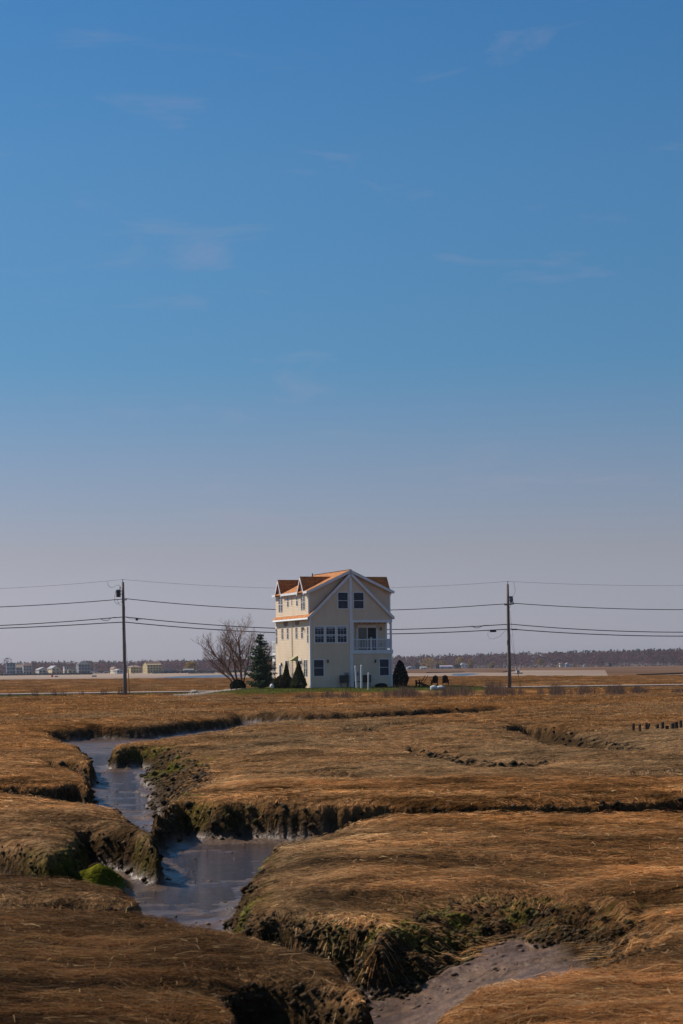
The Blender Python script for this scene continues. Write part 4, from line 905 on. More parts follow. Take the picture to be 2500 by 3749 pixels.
# ================================================================== TREES AND SHRUBS
def bare_tree(name, px, py, Y, H, stems, label, seed, spread=1.0, group=None):
    base = at(px, py, Y); base[2] = zat(base[0], base[1]); r = empty(name, base); tag(r, label, 'tree', group); R = random.Random(seed)
    tk, cw_ = MB(), MB()
    def grow(p, d, ln, rad, lvl):
        pts = [p]; rads = [rad]; n_ = 4 if lvl < 2 else 3; dd = d.copy()
        for i in range(n_):
            dd = dd + np.array([R.gauss(0, .10), R.gauss(0, .10), R.gauss(0.05, .06)]) ; dd /= np.linalg.norm(dd); p = p + dd * ln / n_; pts.append(p); rads.append(rad * (1 - .55 * (i + 1) / n_))
        (tk if lvl == 0 else cw_).tube(pts, rads, 6 if lvl < 2 else 3, cap=False)
        if lvl >= 4: return
        nb = [9, 7, 5, 3][lvl]
        for i in range(nb):
            t = (.28 if lvl == 0 else .2) + (.8 - .0) * (i + R.random() * .8) / nb; t = min(t, 1.0); k = t * n_; j = min(int(k), n_ - 1); q = pts[j] + (pts[j + 1] - pts[j]) * (k - j)
            a = R.random() * 6.283; side = np.array([math.cos(a), math.sin(a), R.uniform(-.05, .45)]) ; nd = dd * R.uniform(.5, .8) + side * R.uniform(.6, .95); nd[2] += .12; nd /= np.linalg.norm(nd)
            grow(q, nd, ln * R.uniform(.42, .62) * (1.15 - .4 * t), max(rad * .5 * (1.1 - .5 * t), .006), lvl + 1)
    for dx, dz_, l_, rad in stems:
        d = np.array([dx * spread, R.uniform(-.25, .25), dz_]); d /= np.linalg.norm(d); grow(np.array([dx * .25, 0, -.1]), d, H * l_, rad, 0)
    tk.build('trunk', 'bark', r, smooth=True); o = cw_.build('crown', 'twig', r); return r
bare_tree('birch_tree', 884, 2514, 180, 4.7, [(-.62, 1.0, .95, .13), (-.36, 1.0, 1.0, .12), (.02, 1.0, 1.08, .14), (-.95, .85, .78, .09), (.28, 1.0, .9, .08)], 'bare multi stemmed tree with spreading reddish twigs left of the spruce', 5)
bare_tree('bare_tree', 975, 2508, 188, 3.3, [(.1, 1.0, 1.0, .08), (-.2, 1.0, .9, .07)], 'thin bare tree mostly hidden behind the spruce', 9)

def leaf_cards(pts, size, cols, up=.2, seed=0):
    n = len(pts); a = rng.normal(0, 1, (n, 3)); a /= np.linalg.norm(a, axis=1, keepdims=True); c = np.cross(a, rng.normal(0, 1, (n, 3))); c /= (np.linalg.norm(c, axis=1, keepdims=True) + 1e-6)
    s = np.asarray(size).reshape(-1, 1) if hasattr(size, '__len__') else size
    V = np.stack([pts - a * s, pts + c * s * .55, pts + a * s, pts - c * s * .55], 1).reshape(-1, 3); return V, np.arange(n * 4).reshape(n, 4), np.repeat(cols, 4, 0)
def spruce(name, px, py, Y, H, W, label):
    base = at(px, py, Y); base[2] = zat(base[0], base[1]); r = empty(name, base); tag(r, label, 'tree')
    m = MB(); m.tube([(0, 0, -.2), (0, 0, H * .5), (0, 0, H)], [.16, .09, .015], 8); m.build('trunk', 'dark_bark', r)
    R = random.Random(3); P, C, S = [], [], []; nt_ = 19
    for k in range(nt_):
        t = k / nt_; z0 = .25 + (H - .3) * t; L_ = W * (1 - t) ** .8 * (1 + .22 * math.sin(k * 2.1)) + .08
        for q in range(9 if t < .6 else 6):
            a = R.random() * 6.283; l = L_ * R.uniform(.55, 1.12); nn_ = max(5, int(l * 22))
            for i in range(nn_):
                s = (i + .5) / nn_; x_, y_ = math.cos(a) * l * s, math.sin(a) * l * s; zz = z0 - .15 * l * s + .22 * l * s * s
                for _ in range(3): P.append((x_ + R.gauss(0, .07 + .05 * s), y_ + R.gauss(0, .07 + .05 * s), zz + R.gauss(0, .06))); g = R.random(); C.append((.038 + .050 * g * s, .066 + .066 * g * s, .030 + .030 * g)); S.append(R.uniform(.06, .13))
    V, Q_, C = leaf_cards(np.array(P), np.array(S), np.array(C)); np_mesh('crown', V, Q_, 'foliage', C, r); return r
spruce('spruce_tree', 955, 2520, 177, 5.2, 1.75, 'blue green spruce tree standing left of the house')
def shrub(name, px, py, Y, H, W, shape, c0, c1, label, n=5000, D=None, cat='shrub', group=None, size=(.04, .09)):
    base = at(px, py, Y); base[2] = zat(base[0], base[1]); r = empty(name, base); tag(r, label, cat, group); D = D or W
    m = MB(); m.tube([(0, 0, -.15), (0, 0, H * .7)], [.06, .02], 6); m.build('stem', 'dark_bark', r)
    t = rng.random(n) ** (1.3 if shape == 'cone' else 1.0); a = rng.random(n) * 6.283; rad = np.sqrt(rng.uniform(.55, 1, n))
    if shape == 'cone': pr_ = np.where(t < .12, .72 + 2.3 * t, (1 - t) / .88) ** .82
    elif shape == 'ovoid': pr_ = np.where(t < .3, .80 + .67 * t, np.clip((1 - t) / .7, 0, 1) ** .5)
    else: pr_ = np.sqrt(np.clip(1 - np.abs(t * 1.5 - .5) ** 2.2, 0, 1))
    lum = 1 + .16 * fbm(a * 1.6 + 3, t * 6, 3); rr = pr_ * rad * lum
    P = np.stack([np.cos(a) * rr * W, np.sin(a) * rr * D, t * H * (1 + .05 * fbm(a * 2, t * 3, 2)) + .03], 1); g = rng.random((n, 1)) * (.4 + .6 * rad[:, None])
    C = np.array(c0) * (1 - g) + np.array(c1) * g; V, Q_, C = leaf_cards(P, rng.uniform(size[0], size[1], n), C); np_mesh('crown', V, Q_, 'foliage', C, r)
    return r
GD, GL = (.018, .026, .007), (.13, .13, .028)  # second, lighter green paints sunlit tips into the cones' outer leaves
shrub('conical_shrub', 1094, 2519, 173.6, 2.32, .74, 'cone', GD, GL, 'taller cone shaped evergreen nearest the house corner', 7000, cat='evergreen', group='clipped cone evergreens by the side wall')
shrub('conical_shrub', 1049, 2512, 178.6, 2.35, .50, 'cone', GD, GL, 'narrow cone shaped evergreen behind the hedge', 5000, cat='evergreen', group='clipped cone evergreens by the side wall')
shrub('hedge', 1040, 2519, 175.4, 1.18, .95, 'round', (.035, .035, .010), (.12, .095, .025), 'low olive and bronze hedge between the spruce and cone evergreens', 6000, .8)
shrub('round_shrub', 871, 2514, 178.5, .85, .72, 'round', (.012, .022, .008), (.040, .058, .018), 'low dark round shrub at the foot of the bare tree', 4500)
shrub('dark_evergreen', 1466, 2518, 181.0, 2.35, .78, 'ovoid', (.010, .013, .008), (.022, .028, .012), 'tall dark evergreen shrub against the right wall', 9000)
shrub('low_shrub', 1396, 2517.5, 177.0, .28, .55, 'round', (.012, .012, .012), (.03, .03, .025), 'small dark heap of brush at the wall under the right window', 1200)
for k, (x_, y_, Y_, h_, w_) in enumerate(((1740, 2553, 154, .95, .55), (1820, 2552, 155, .85, .5), (1925, 2551, 155, .95, .6), (2090, 2550, 156, .8, .5))): pass

# ================================================================== YARD THINGS
def white_post(px, py, tx, ty, Y, rad, label):
    a_ = at(px, py, Y); z0 = zat(a_[0], a_[1]); a_[2] = z0; c_ = at(tx, ty, Y); r = empty('white_post', a_); d = c_ - a_; tag(r, label, 'post', 'white posts on the lawn')
    m = MB(); n_ = d / np.linalg.norm(d); m.tube([-.15 * n_, d * .93], [rad, rad], 8); m.build('shaft', 'white_paint', r)
    m = MB(); m.tube([d * .93, d * .935, d * .97, d], [rad * 1.12, rad * 1.12, rad * .9, rad * .3], 8); m.build('cap', 'white_paint', r)
white_post(1305.5, 2520, 1300.5, 2437, 172.5, .075, 'leaning white post, left of the three on the lawn')
white_post(1323, 2521, 1322.5, 2434, 170.5, .075, 'tallest upright white post, middle of the three on the lawn')
white_post(1348, 2524, 1348.5, 2462, 167, .058, 'shortest white post, right of the three on the lawn')
def adirondack(px, py, Y, rz, label):
    a_ = at(px, py, Y); a_[2] = zat(a_[0], a_[1]); r = empty('garden_chair', a_, rz); tag(r, label, 'chair', 'wooden lawn chairs beside the house'); M_ = 'dark_wood'
    # local: faces -y
    for i in range(5):
        x_ = -.24 + i * .12; m = MB(); h = 1.02 - .05 * abs(i - 2); m.prism([(x_ - .057, -.02, .28), (x_ + .057, -.02, .28), (x_ * .8 + .046, .42, h), (x_ * .8 - .046, .42, h)], (0, .022, .01)); m.build('back_slat', M_, r)
    for i in range(5): m = MB(); y_ = -.46 + i * .10; z_ = .38 - .02 * i; m.box(-.27, .27, y_, y_ + .095, z_, z_ + .022); m.build('seat_slat', M_, r)
    for s in (-1, 1):
        m = MB(); m.box(s * .30 - .06, s * .30 + .06, -.50, .22, .56, .585); m.build('arm', M_, r)
        m = MB(); m.box(s * .28 - .025, s * .28 + .025, -.46, -.36, -.03, .56); m.build('leg', M_, r)
        m = MB(); m.prism([(s * .25 - .015, -.45, .30), (s * .25 - .015, -.45, .39), (s * .25 - .015, .45, .08), (s * .25 - .015, .45, -.02)], (.03, 0, 0)); m.build('leg', M_, r)
adirondack(1540, 2517, 178, math.radians(-100), 'dark wooden lawn chair seen side on, nearest the dark evergreen')
adirondack(1551, 2516.5, 180.5, math.radians(-96), 'dark wooden lawn chair seen side on, behind its twin')
adirondack(1592, 2516.5, 177, math.radians(186), 'dark wooden lawn chair seen from behind, left of the back to back pair')
adirondack(1631, 2516.5, 177.5, math.radians(172), 'dark wooden lawn chair seen from behind, rightmost of the four')
def rock(name, px, py, Y, sx, sy, sz, mat, label, seed, sink=.3, cat='rock', amp=.2):
    a_ = at(px, py, Y); a_[2] = zat(a_[0], a_[1]) + sz * (1 - sink); o = rock_mesh(seed, sx, sy, sz, amp=amp).build(name, mat, smooth=True); o.location = a_; return tag(o, label, cat)
rock('boulder', 711, 2536, 184, .38, .32, .22, 'stone', 'tan flat topped boulder beside the gravel', 4)
rock('pale_boulder', 1588, 2527, 166, .30, .28, .24, 'pale_stone', 'rough white boulder in the brush before the lawn chairs', 6)
rock('smooth_boulder', 1612, 2526, 167, .40, .26, .20, 'pale_stone', 'long smooth pale grey stone beside the rough white boulder', 8, amp=.08)
# small white tank by the hedge
a_ = at(995, 2512, 174.5); a_[2] = zat(a_[0], a_[1]); tk_ = empty('gas_tank', a_); tag(tk_, 'small round white gas tank at the foot of the spruce', 'tank')
m = MB(); m.tube([(0, 0, .02), (0, 0, .06), (0, 0, .15), (0, 0, .30), (0, 0, .38), (0, 0, .41)], [.10, .17, .19, .19, .13, .04], 14); m.build('body', 'white_paint', tk_, smooth=True)
m = MB(); m.tube([(0, 0, .40), (0, 0, .47)], .07, 8); m.build('valve_guard', 'white_paint', tk_)
# stubs of an old pier in the marsh
STUB = [(2318, 2674, 2319, 2654, .028, 'notched stub, leftmost of the old pilings'), (2342, 2675, 2342, 2657, .024, 'thin upright stub, second from the left of the old pilings'), (2366, 2672, 2366, 2652, .028, 'dark stub with a leaning plank against it'),
        (2369, 2671, 2377, 2654, .022, 'pale leaning plank in the row of old pilings'), (2406, 2671, 2406, 2657, .036, 'stout short stub right of the leaning plank'), (2425, 2670, 2425, 2649, .032, 'tall dark stub in the middle of the old pilings'),
        (2439, 2672, 2439, 2662, .026, 'shortest stub of the old pilings'), (2445, 2672, 2446, 2663, .014, 'thin sliver beside the shortest stub'), (2461, 2671, 2461, 2653, .034, 'broad dark stub, fourth from the right frame edge'), (2475, 2669, 2474, 2648, .042, 'thickest dark stub of the old pilings'), (2493, 2668, 2491, 2643, .028, 'tallest grey stub at the right end of the old pilings')]
for px_, py_, tx_, ty_, rad, lb in STUB:
    g_ = gpt(px_, py_, 0); Y_ = g_[1]; a_ = np.array([g_[0], Y_, zat(g_[0], Y_) - .1]); c_ = at(tx_, ty_ - 6, Y_); rad *= 2.0
    m = MB(); n_ = 7; d = c_ - a_; m.tube([(0, 0, 0), d * .5, d * .93, d], [rad * 1.05, rad, rad * .95, rad * .6], n_); o = m.build('old_piling', 'old_wood'); o.location = a_; tag(o, lb, 'piling', 'old pier pilings')

# ================================================================== FAR SHORE
# wooded rise behind the far shore: a low hill and one mass of trees
hill = MB(); hx = np.linspace(-900, 900, 61)
def hillz(x): return float(np.interp(x, [-900, -430, -150, 100, 430, 900], [1.0, 1.0, 1.5, 3.0, 6.0, 8.0]))
for a, b_ in zip(hx, hx[1:]):
    za, zb = hillz(a), hillz(b_); hill.poly([(a, 2020, -.3), (b_, 2020, -.3), (b_, 2300, zb), (a, 2300, za)]); hill.poly([(a, 2300, za), (b_, 2300, zb), (b_, 2480, zb + 7.5 + 3 * math.sin(b_ * .05)), (a, 2480, za + 7.5 + 3 * math.sin(a * .05))]); hill.poly([(a, 2480, za + 7.5 + 3 * math.sin(a * .05)), (b_, 2480, zb + 7.5 + 3 * math.sin(b_ * .05)), (b_, 3400, zb), (a, 3400, za)])
pmat('wood_floor', (0.05, 0.032, 0.03), 0.9, (0.10, 0.06, 0.055), 0.05, 6)
tag(hill.build('wooded_hill', 'wood_floor'), 'low wooded rise along the horizon', 'hill', kind='structure')
def wood(name, n, ylo, yhi, kind, label):
    xs = rng.uniform(-640, 640, n); ys = rng.uniform(ylo, yhi, n); P, C, S = [], [], []
    for x_, y_ in zip(xs, ys):
        u = x_ / y_; tgt = np.interp(u, [-.25, -.18, -.08, .03, .065, .10, .18, .25], [11, 11.5, 12.5, 13.5, 14.5, 15.5, 18.0, 19.5]) * y_ / 2300
        zb = np.interp(y_, [2020, 2300], [-.3, hillz(x_)]); H = max(6, (tgt + 2.4 - zb) * rng.uniform(.72, 1.06 if kind == 'pine' else .94)); w_ = H * rng.uniform(.2, .34) if kind == 'pine' else H * rng.uniform(.4, .65)
        k = 48; t = rng.random(k); a = rng.random(k) * 6.283; r_ = np.sqrt(rng.random(k))
        if kind == 'pine': pr_ = np.where(t < .35, .35, 1 - .75 * ((t - .35) / .65)); c = np.array([.034, .056, .032]) * rng.uniform(.8, 1.2)
        else: pr_ = .45 + .6 * np.sin(np.pi * np.clip(t, 0, 1)) ** .8; c = np.array([.15, .068, .066]) * rng.uniform(.7, 1.2) * np.array([1, 1, rng.uniform(.85, 1.15)])
        P.append(np.stack([x_ + np.cos(a) * r_ * pr_ * w_, y_ + np.sin(a) * r_ * pr_ * w_, zb + H * (.06 + .94 * t)], 1)); C.append(np.tile(c, (k, 1)) * rng.uniform(.75, 1.2, (k, 1))); S.append(np.full(k, H * (.08 if kind == 'pine' else .085)) * rng.uniform(.7, 1.3, k))
    V, Q_, C = leaf_cards(np.concatenate(P), np.concatenate(S), np.concatenate(C)); o = np_mesh(name, V, Q_, 'far_foliage', C); return tag(o, label, 'wood', kind='stuff')
wood('bare_wood', 2000, 2030, 2330, 'bare', 'far bank of bare purple brown woodland')
wood('pine_wood', 900, 2200, 2420, 'pine', 'dark green pines topping the far woodland')
# fringe of low scrub and reeds at the foot of the wood
n = 2600; x = rng.uniform(-620, 620, n); y = rng.uniform(1960, 2050, n); P = np.stack([x, y, -.2 + 2.2 * rng.random(n) ** 2], 1); c = np.array([.15, .085, .055]) * (.5 + .8 * rng.random((n, 1)))
V, Q_, C = leaf_cards(P, rng.uniform(.8, 2.0, n), c); tag(np_mesh('shore_scrub', V, Q_, 'foliage', C), 'low reddish scrub along the far shore', 'scrub', kind='stuff')
n = 1500; px = rng.uniform(0, 335, n); y = rng.uniform(1395, 1425, n); x = (px - PX) / F * y; P = np.stack([x, y, -.3 + 1.1 * rng.random(n)], 1); c = np.array([.035, .032, .030]) * (.6 + .8 * rng.random((n, 1)))
V, Q_, C = leaf_cards(P, rng.uniform(.4, 1.0, n), c); tag(np_mesh('beach_scrub', V, Q_, 'foliage', C), 'dark scrub and seawall stones below the far left houses', 'scrub', kind='stuff')
n = 1400; px = rng.uniform(560, 900, n); y = rng.uniform(1440, 1475, n); x = (px - PX) / F * y; P = np.stack([x, y, -.35 + 1.5 * rng.random(n) ** 1.5], 1); c = np.array([.03, .025, .022]) * (.6 + .8 * rng.random((n, 1)))
V, Q_, C = leaf_cards(P, rng.uniform(.4, 1.0, n), c); tag(np_mesh('jetty_stones', V, Q_, 'foliage', C), 'dark stone jetty and pilings beyond the bare tree', 'jetty', kind='stuff')

def far_tree(name, px0, px1, py0, py1, Y, c, label, n=420, cat='tree', group=None, size=.9):
    b_ = at((px0 + px1) / 2, py1, Y); t_ = at((px0 + px1) / 2, py0, Y); W = (px1 - px0) / F * Y / 2; H = t_[2] - b_[2]; r = empty(name, b_); tag(r, label, cat, group)
    m = MB(); m.tube([(0, 0, -.5), (0, 0, H * .6)], [.4, .15], 6); m.build('trunk', 'dark_bark', r)
    a = rng.random(n) * 6.283; t = rng.random(n); rad = np.sqrt(rng.random(n)) ; pr_ = np.sqrt(np.clip(1 - (t * 1.7 - .75) ** 2, .05, 1)) * (1 + .25 * fbm(a * 1.5, t * 3 + px0, 2))
    P = np.stack([np.cos(a) * rad * pr_ * W, np.sin(a) * rad * pr_ * W, H * (.12 + .86 * t)], 1); C = np.array(c) * (.55 + .8 * rng.random((n, 1)))
    V, Q_, C = leaf_cards(P, rng.uniform(.6, 1.2, n) * size, C); np_mesh('crown', V, Q_, 'far_foliage', C, r)
YL = (.30, .185, .030)
for args in ((1538, 1600, 2409, 2452, 1950, 'big golden willow, largest of the far yellow trees'), (1604, 1634, 2419, 2446, 1950, 'small golden willow just right of the big one'), (1668, 1702, 2405, 2446, 1960, 'golden tree above the small white house on the far shore'),
             (1708, 1736, 2413, 2448, 1965, 'rounded golden tree right of the small white house'), (1788, 1812, 2424, 2448, 1965, 'faint yellow tree left of the right utility pole'), (1966, 1992, 2412, 2436, 1975, 'lone yellow tree right of the right utility pole'), (676, 722, 2422, 2460, 1500, 'golden tree by the far dock left of the bare tree')):
    far_tree('golden_tree', *args[:5], YL, args[5], group='golden trees on the far shore')
for args in ((1520, 1536, 2428, 2454, 1900, 'small dark evergreen left of the big golden willow'), (1596, 1608, 2430, 2452, 1900, 'dark evergreen between the two left golden willows'), (1664, 1690, 2432, 2452, 1900, 'dark rounded evergreen left of the small white house'), (2228, 2240, 2428, 2448, 1900, 'lone dark evergreen at the foot of the far right wood')):
    far_tree('dark_tree', *args[:5], (.025, .035, .028), args[5], n=260, group='dark evergreens on the far shore')
far_tree('bare_beach_tree', 8, 48, 2408, 2446, 1520, (.10, .065, .055), 'bare tree behind the far left beach houses', 220, size=.5)

def far_house(px0, px1, py0, py1, Y, wall, roofm, style, label, nwin=(3, 2), rot=14, dep=None, balc=0, name='beach_cottage', cat='house'):
    b_ = at(px0 + (px1 - px0) * .25, py1, Y); t_ = at(px0, py0, Y); Wt = (px1 - px0) / F * Y; H = t_[2] - b_[2]; W = Wt * .8; D = dep or W * .8; r = empty(name, (b_[0], Y, b_[2]), math.radians(rot)); tag(r, label, cat, 'far shore houses' if cat == 'house' else None)
    hr = {'gable': .30, 'gable_side': .30, 'hip': .26, 'flat': .06, 'arch': .4}[style] * H; hw_ = H - hr
    m = MB(); m.box(0, W, 0, D, -.6, hw_)
    if style == 'gable': m.prism([(0, 0, hw_), (W, 0, hw_), (W / 2, 0, H - .1)], (0, D, 0))
    if style == 'gable_side': m.prism([(0, 0, hw_), (0, D, hw_), (0, D / 2, H - .1)], (W, 0, 0))
    if style == 'arch': m.prism([(W * (.5 - .5 * math.cos(a)), 0, hw_ + hr * .95 * math.sin(a)) for a in np.linspace(0, math.pi, 9)], (0, D, 0))
    m.build('wall', wall, r)
    m = MB(); o = .35
    if style == 'gable':
        for s in (0, 1): m.prism([(W / 2, -o, H), (-o if s == 0 else W + o, -o, hw_ - .2), (-o if s == 0 else W + o, -o, hw_ - .4), (W / 2, -o, H - .2)], (0, D + 2 * o, 0))
    elif style == 'gable_side':
        for s in (0, 1): m.prism([(-o, D / 2, H), (-o, -o if s == 0 else D + o, hw_ - .2), (-o, -o if s == 0 else D + o, hw_ - .4), (-o, D / 2, H - .2)], (W + 2 * o, 0, 0))
    elif style == 'hip':
        e0 = [(-o, -o, hw_), (W + o, -o, hw_), (W + o, D + o, hw_), (-o, D + o, hw_)]; a_, c_ = (W * .35, D / 2, H), (W * .65, D / 2, H)
        m.poly([e0[0], e0[1], c_, a_]); m.poly([e0[1], e0[2], c_]); m.poly([e0[2], e0[3], a_, c_]); m.poly([e0[3], e0[0], a_]); m.poly(e0[::-1])
    elif style == 'flat': m.box(-o, W + o, -o, D + o, hw_, H)
    else: m.prism([(W * (.5 - .52 * math.cos(a)), -.3, hw_ + hr * math.sin(a)) for a in np.linspace(0, math.pi, 9)] + [(W * (.5 + .46 * math.cos(a)), -.3, hw_ - .15 + hr * .9 * math.sin(a)) for a in np.linspace(0, math.pi, 9)], (0, D + .6, 0))
    m.build('roof', roofm, r)
    nx, nz = nwin; fl_ = hw_ / max(nz, 1)
    for i in range(nx):
        for j in range(nz):
            cx = W * (i + .5) / nx; cz = fl_ * (j + .52); ww, hh = min(W / nx * .5, 1.4) / 2, min(fl_ * .5, 1.6) / 2
            m = MB(); m.box(cx - ww, cx + ww, -.06, .0, cz - hh, cz + hh); m.build('window', 'house_glass', r)
    for j in range(nz):
        for q in (.3, .7):
            m = MB(); cz = fl_ * (j + .52); m.box(-.06, 0, D * q - .4, D * q + .4, cz - .55, cz + .55); m.build('window', 'house_glass', r)
    for j in range(balc):
        z_ = fl_ * (j + 1); m = MB(); m.box(-.2, W + .2, -1.6, 0, z_ - .2, z_); m.build('balcony', 'house_white', r)
        m = MB(); m.box(-.2, W + .2, -1.6, -1.5, z_ + .8, z_ + .95); m.build('rail', 'house_white', r)
        for x_ in (-.1, W * .5, W): m = MB(); m.box(x_ - .1, x_ + .1, -1.6, -1.4, z_, z_ + fl_ - .2 if j < balc - 1 else z_ + .95); m.build('post', 'house_white', r)
    return r
H0 = 1440
far_house(14, 54, 2427, 2468, H0, 'house_blue', 'roof_dark', 'flat', 'three storey blue grey house with stacked balconies, leftmost on the shore', (3, 3), 12, 9, 2)
far_house(50, 84, 2433, 2466, H0 + 25, 'house_grey', 'roof_tan', 'gable_side', 'tan roofed house squeezed between the two tall balcony houses', (2, 2), 12, 8)
far_house(76, 114, 2425, 2468, H0 - 5, 'house_white', 'roof_brown', 'hip', 'three storey white house with brown hip roof and balconies', (3, 3), 14, 8, 3)
far_house(130, 180, 2443, 2468, H0, 'house_white', 'roof_grey', 'gable', 'low grey roofed cottage between the tall balcony houses and white house', (3, 1), 25, 9)
far_house(180, 218, 2437, 2469, H0 - 8, 'house_cream', 'roof_grey', 'gable', 'two storey house with sunlit cream side and grey gable roof', (2, 2), 28, 10, 1)
far_house(212, 224, 2448, 2464, H0 + 30, 'house_yellow', 'roof_brown', 'gable', 'tiny yellow shed house right of the cream sided house', (1, 1), 20)
far_house(228, 258, 2438, 2466, H0 + 10, 'house_white', 'roof_dark', 'flat', 'dark flat roofed two storey house behind the arched cottage', (3, 2), 16, 7, 1)
far_house(240, 278, 2449, 2464, H0 - 20, 'house_cream', 'roof_tan', 'arch', 'low cream cottage with a curved roof', (2, 1), 12, 7)
far_house(274, 328, 2421, 2466, H0, 'house_grey', 'roof_dark', 'hip', 'largest grey house with dark hip roof on the far left shore', (4, 3), 18, 11, 1)
far_house(322, 338, 2440, 2466, H0 + 15, 'house_grey', 'roof_dark', 'gable', 'narrow grey wing beside the largest grey house', (1, 2), 18, 8)
far_house(412, 428, 2441, 2463, H0 + 30, 'house_cream', 'roof_brown', 'gable', 'small steep white gabled cottage left of the left pole', (1, 2), 20, 12)
far_house(420, 450, 2449, 2464, H0, 'house_white', 'roof_grey', 'gable', 'low grey roofed shed just left of the left pole', (2, 1), 30, 7)
far_house(466, 516, 2436, 2462, H0 + 10, 'house_yellow', 'roof_tan', 'hip', 'yellow house with tan hip roof just right of the left pole', (4, 2), 22, 9)
far_house(522, 590, 2422, 2462, H0, 'house_yellow', 'roof_brown', 'gable_side', 'big yellow house with brown gable roof, largest right of the left pole', (5, 3), 24, 11)
far_house(586, 636, 2450, 2462, H0 + 20, 'house_blue', 'roof_grey', 'flat', 'long low blue grey building right of the big yellow house', (6, 1), 5, 5)
far_house(662, 706, 2449, 2460, H0 + 40, 'house_grey', 'roof_grey', 'gable_side', 'low grey boathouse near the far dock', (3, 1), 8, 6)
for a in ((1424, 1442, 2437, 2451, 'house_white', 'roof_grey', 'gable', 'white cottage just right of the dark evergreen'), (1448, 1464, 2441, 2452, 'house_cream', 'roof_pink', 'gable_side', 'cream cottage with pink roof, second right of the house'), (1484, 1520, 2439, 2453, 'house_blue', 'roof_grey', 'gable', 'blue grey cottage left of the big golden willow'),
          (1534, 1560, 2440, 2453, 'house_white', 'roof_grey', 'gable_side', 'white cottage under the big golden willow'), (1588, 1658, 2436, 2451, 'house_blue', 'roof_pink', 'gable_side', 'long building with pink roof on the far shore'), (1682, 1712, 2427, 2443, 'house_white', 'roof_grey', 'arch', 'pale domed house among the golden trees'),
          (2046, 2058, 2426, 2440, 'house_cream', 'roof_tan', 'flat', 'tall narrow cream house at the foot of the right wood'), (2058, 2066, 2434, 2441, 'house_white', 'roof_grey', 'gable', 'tiny white annex beside the tall narrow house'), (2068, 2084, 2426, 2441, 'house_blue', 'roof_grey', 'gable', 'blue grey gabled house at the foot of the right wood'), (2132, 2146, 2434, 2441, 'house_white', 'roof_grey', 'gable', 'small white cottage alone at the foot of the right wood')):
    far_house(*a[:4], 1930, a[4], a[5], a[6], a[7], (2, 1), 12)

# cars and poles on the far beach
def far_car(px, py, mat, label):
    b_ = at(px, py, 1432); r = empty('parked_car', b_, math.radians(8)); tag(r, label, 'car', 'cars parked on the far beach')
    m = MB(); m.prism([(0, 0, .35), (4.4, 0, .35), (4.5, 0, .8), (3.5, 0, .95), (2.9, 0, 1.5), (1.2, 0, 1.5), (.3, 0, .95), (-.05, 0, .8)], (0, 1.8, 0)); m.build('body', mat, r)
    m = MB(); m.prism([(3.3, -.02, 1.0), (2.8, -.02, 1.4), (1.3, -.02, 1.4), (.7, -.02, 1.0)], (0, .02, 0)); m.build('window', 'house_glass', r)
    for x_ in (.9, 3.5): m = MB(); m.tube([(x_, -.03, .33), (x_, .2, .33)], .33, 10); m.build('wheel', 'black_metal', r)
far_car(331, 2464, 'boat_white', 'white car parked right of the largest grey house'); far_car(357, 2463, 'boat_dark', 'dark car parked on the far beach, second from left'); far_car(385, 2462, 'light_grey', 'pale grey car parked on the far beach, nearest the steep cottage')
for px_, t_, b2, lb in ((424, 2455, 2477, 'short dark pole on the far beach left of the left pole'), (490, 2432, 2475, 'dark pole in front of the yellow hip roofed house'), (546, 2450, 2473, 'short pole in front of the big yellow house'), (351, 2430, 2464, 'thin pole rising beside the parked dark car')):
    a_ = at(px_, b2, 1300); c_ = at(px_, t_, 1300); m = MB(); m.tube([(0, 0, -.3), c_ - a_], .16, 6); o = m.build('beach_pole', 'old_wood'); o.location = a_; tag(o, lb, 'pole', 'poles on the far beach')

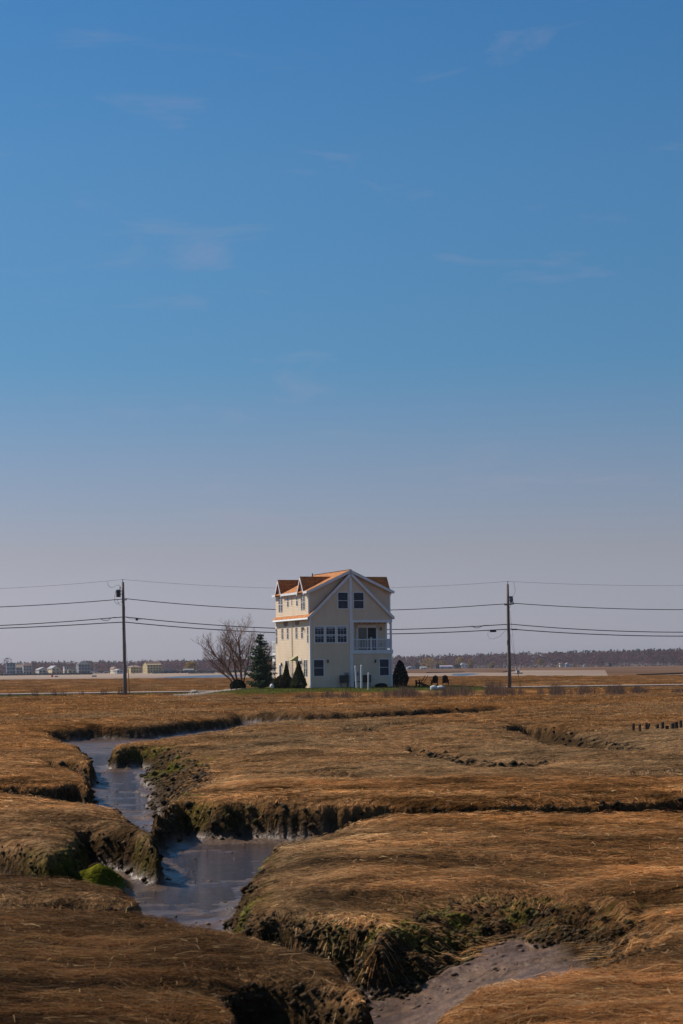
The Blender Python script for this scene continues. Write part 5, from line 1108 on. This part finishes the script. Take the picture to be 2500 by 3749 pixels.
# boats
def boat(px0, px1, pyb, pyt, Y, hullm, cabm, label, style=0):
    b_ = at((px0 + px1) / 2, pyb, Y); Ln = (px1 - px0) / F * Y; H = (pyb - pyt) / F * Y; r = empty('moored_boat', b_, math.radians(6)); tag(r, label, 'boat', 'boats in the far channel')
    h = H * .32; m = MB(); n_ = 8; ringT, ringB = [], []
    for s in (-1, 1):
        for i in range(n_ + 1):
            t = i / n_ if s < 0 else 1 - i / n_; wd = Ln * .16 * (1 - max(0, t - .5) ** 2 * 4) ** .5 if t < 1 else 0; ringT.append((Ln * (t - .5), s * wd, h * (1 + .45 * t * t))); ringB.append((Ln * (t - .5) * .92, s * wd * .7, -.1))
    k = len(ringT); m.v = ringT + ringB; m.f = [tuple(range(k)), tuple(reversed(range(k, 2 * k)))] + [(i, (i + 1) % k, k + (i + 1) % k, k + i) for i in range(k)]; m.build('hull', hullm, r)
    m = MB(); x0, x1 = (-.02, .28) if style != 1 else (-.25, .3); m.prism([(Ln * x0, -Ln * .09, h), (Ln * x1, -Ln * .09, h), (Ln * (x1 - .06), -Ln * .09, H * .72), (Ln * x0, -Ln * .09, H * .74)], (0, Ln * .18, 0)); cb = m.build('cabin', cabm, r)
    m = MB(); m.box(Ln * x0 + .2, Ln * (x1 - .07), -Ln * .09 - .03, -Ln * .09, H * .5, H * .66); m.build('window', 'house_glass', cb)
    m = MB(); m.tube([(Ln * .05, 0, H * .7), (Ln * .05, 0, H)], .05, 5); m.build('mast', 'boat_white', r)
    if style == 2: m = MB(); m.tube([(-Ln * .2, 0, h), (-Ln * .2, 0, H * .95), (-Ln * .2, 0, H)], [.5, .5, .1], 8); m.build('float', 'red_paint', r)
    if style == 3:
        for dx_ in (-.1, .0, .1, .2): m = MB(); m.tube([(Ln * dx_, 0, H * .6), (Ln * (dx_ + .06), .3, H * 1.3)], .04, 4); m.build('rod', 'boat_white', r)
boat(176, 226, 2487, 2470, 900, 'boat_dark', 'boat_white', 'dark fishing boat with a red float on its stern', 2)
boat(328, 362, 2484, 2469, 880, 'boat_white', 'boat_blue', 'white boat with a blue cover left of the left pole', 1)
boat(732, 770, 2477, 2467, 1150, 'boat_blue', 'boat_blue', 'small blue boat by the far dock left of the bare tree', 1)
boat(1868, 1914, 2474, 2448, 620, 'boat_dark', 'boat_white', 'white topped boat just right of the right utility pole', 3)
# dock by the blue boat
a_ = at(690, 2472, 1250); dk_ = empty('dock', a_); tag(dk_, 'low wooden dock on pilings beyond the bare tree', 'dock')
m = MB(); m.box(0, 17, 0, 2, 1.0, 1.3); m.build('deck', 'old_wood', dk_)
for i in range(7): m = MB(); m.tube([(i * 2.8, .2, -.6), (i * 2.8, .2, 2.0)], .16, 6); m.build('piling', 'old_wood', dk_)
# dark barge on the far right marsh
a_ = at(2225, 2478.5, 400); bg_ = empty('barge', a_); tag(bg_, 'low black float stranded on the far right marsh', 'barge')
m = MB(); m.prism([(0, 0, -.05), (1.55, 0, -.05), (1.6, 0, .26), (-.03, 0, .26)], (0, 1.2, 0)); m.build('hull', 'boat_dark', bg_)
m = MB(); m.box(.1, 1.5, .1, 1.1, .26, .31); m.build('deck', 'old_wood', bg_)

# thin spring haze over the marsh and the far shore
hb = MB(); hb.box(-1500, 1500, -60, 3600, -2.3, 42); hz = bpy.data.materials.new('haze_air'); hz.use_nodes = True; t_ = hz.node_tree
for nd in list(t_.nodes):
    if nd.type == 'BSDF_PRINCIPLED': t_.nodes.remove(nd)
pv = t_.nodes.new('ShaderNodeVolumePrincipled'); pv.inputs['Color'].default_value = (.82, .86, 1.0, 1); pv.inputs['Density'].default_value = 0.00006; pv.inputs['Anisotropy'].default_value = 0.2
t_.links.new(pv.outputs[0], t_.nodes['Material Output'].inputs['Volume']); MATS['haze_air'] = hz
tag(hb.build('haze', 'haze_air'), 'thin haze over the far shore', 'haze', kind='stuff')
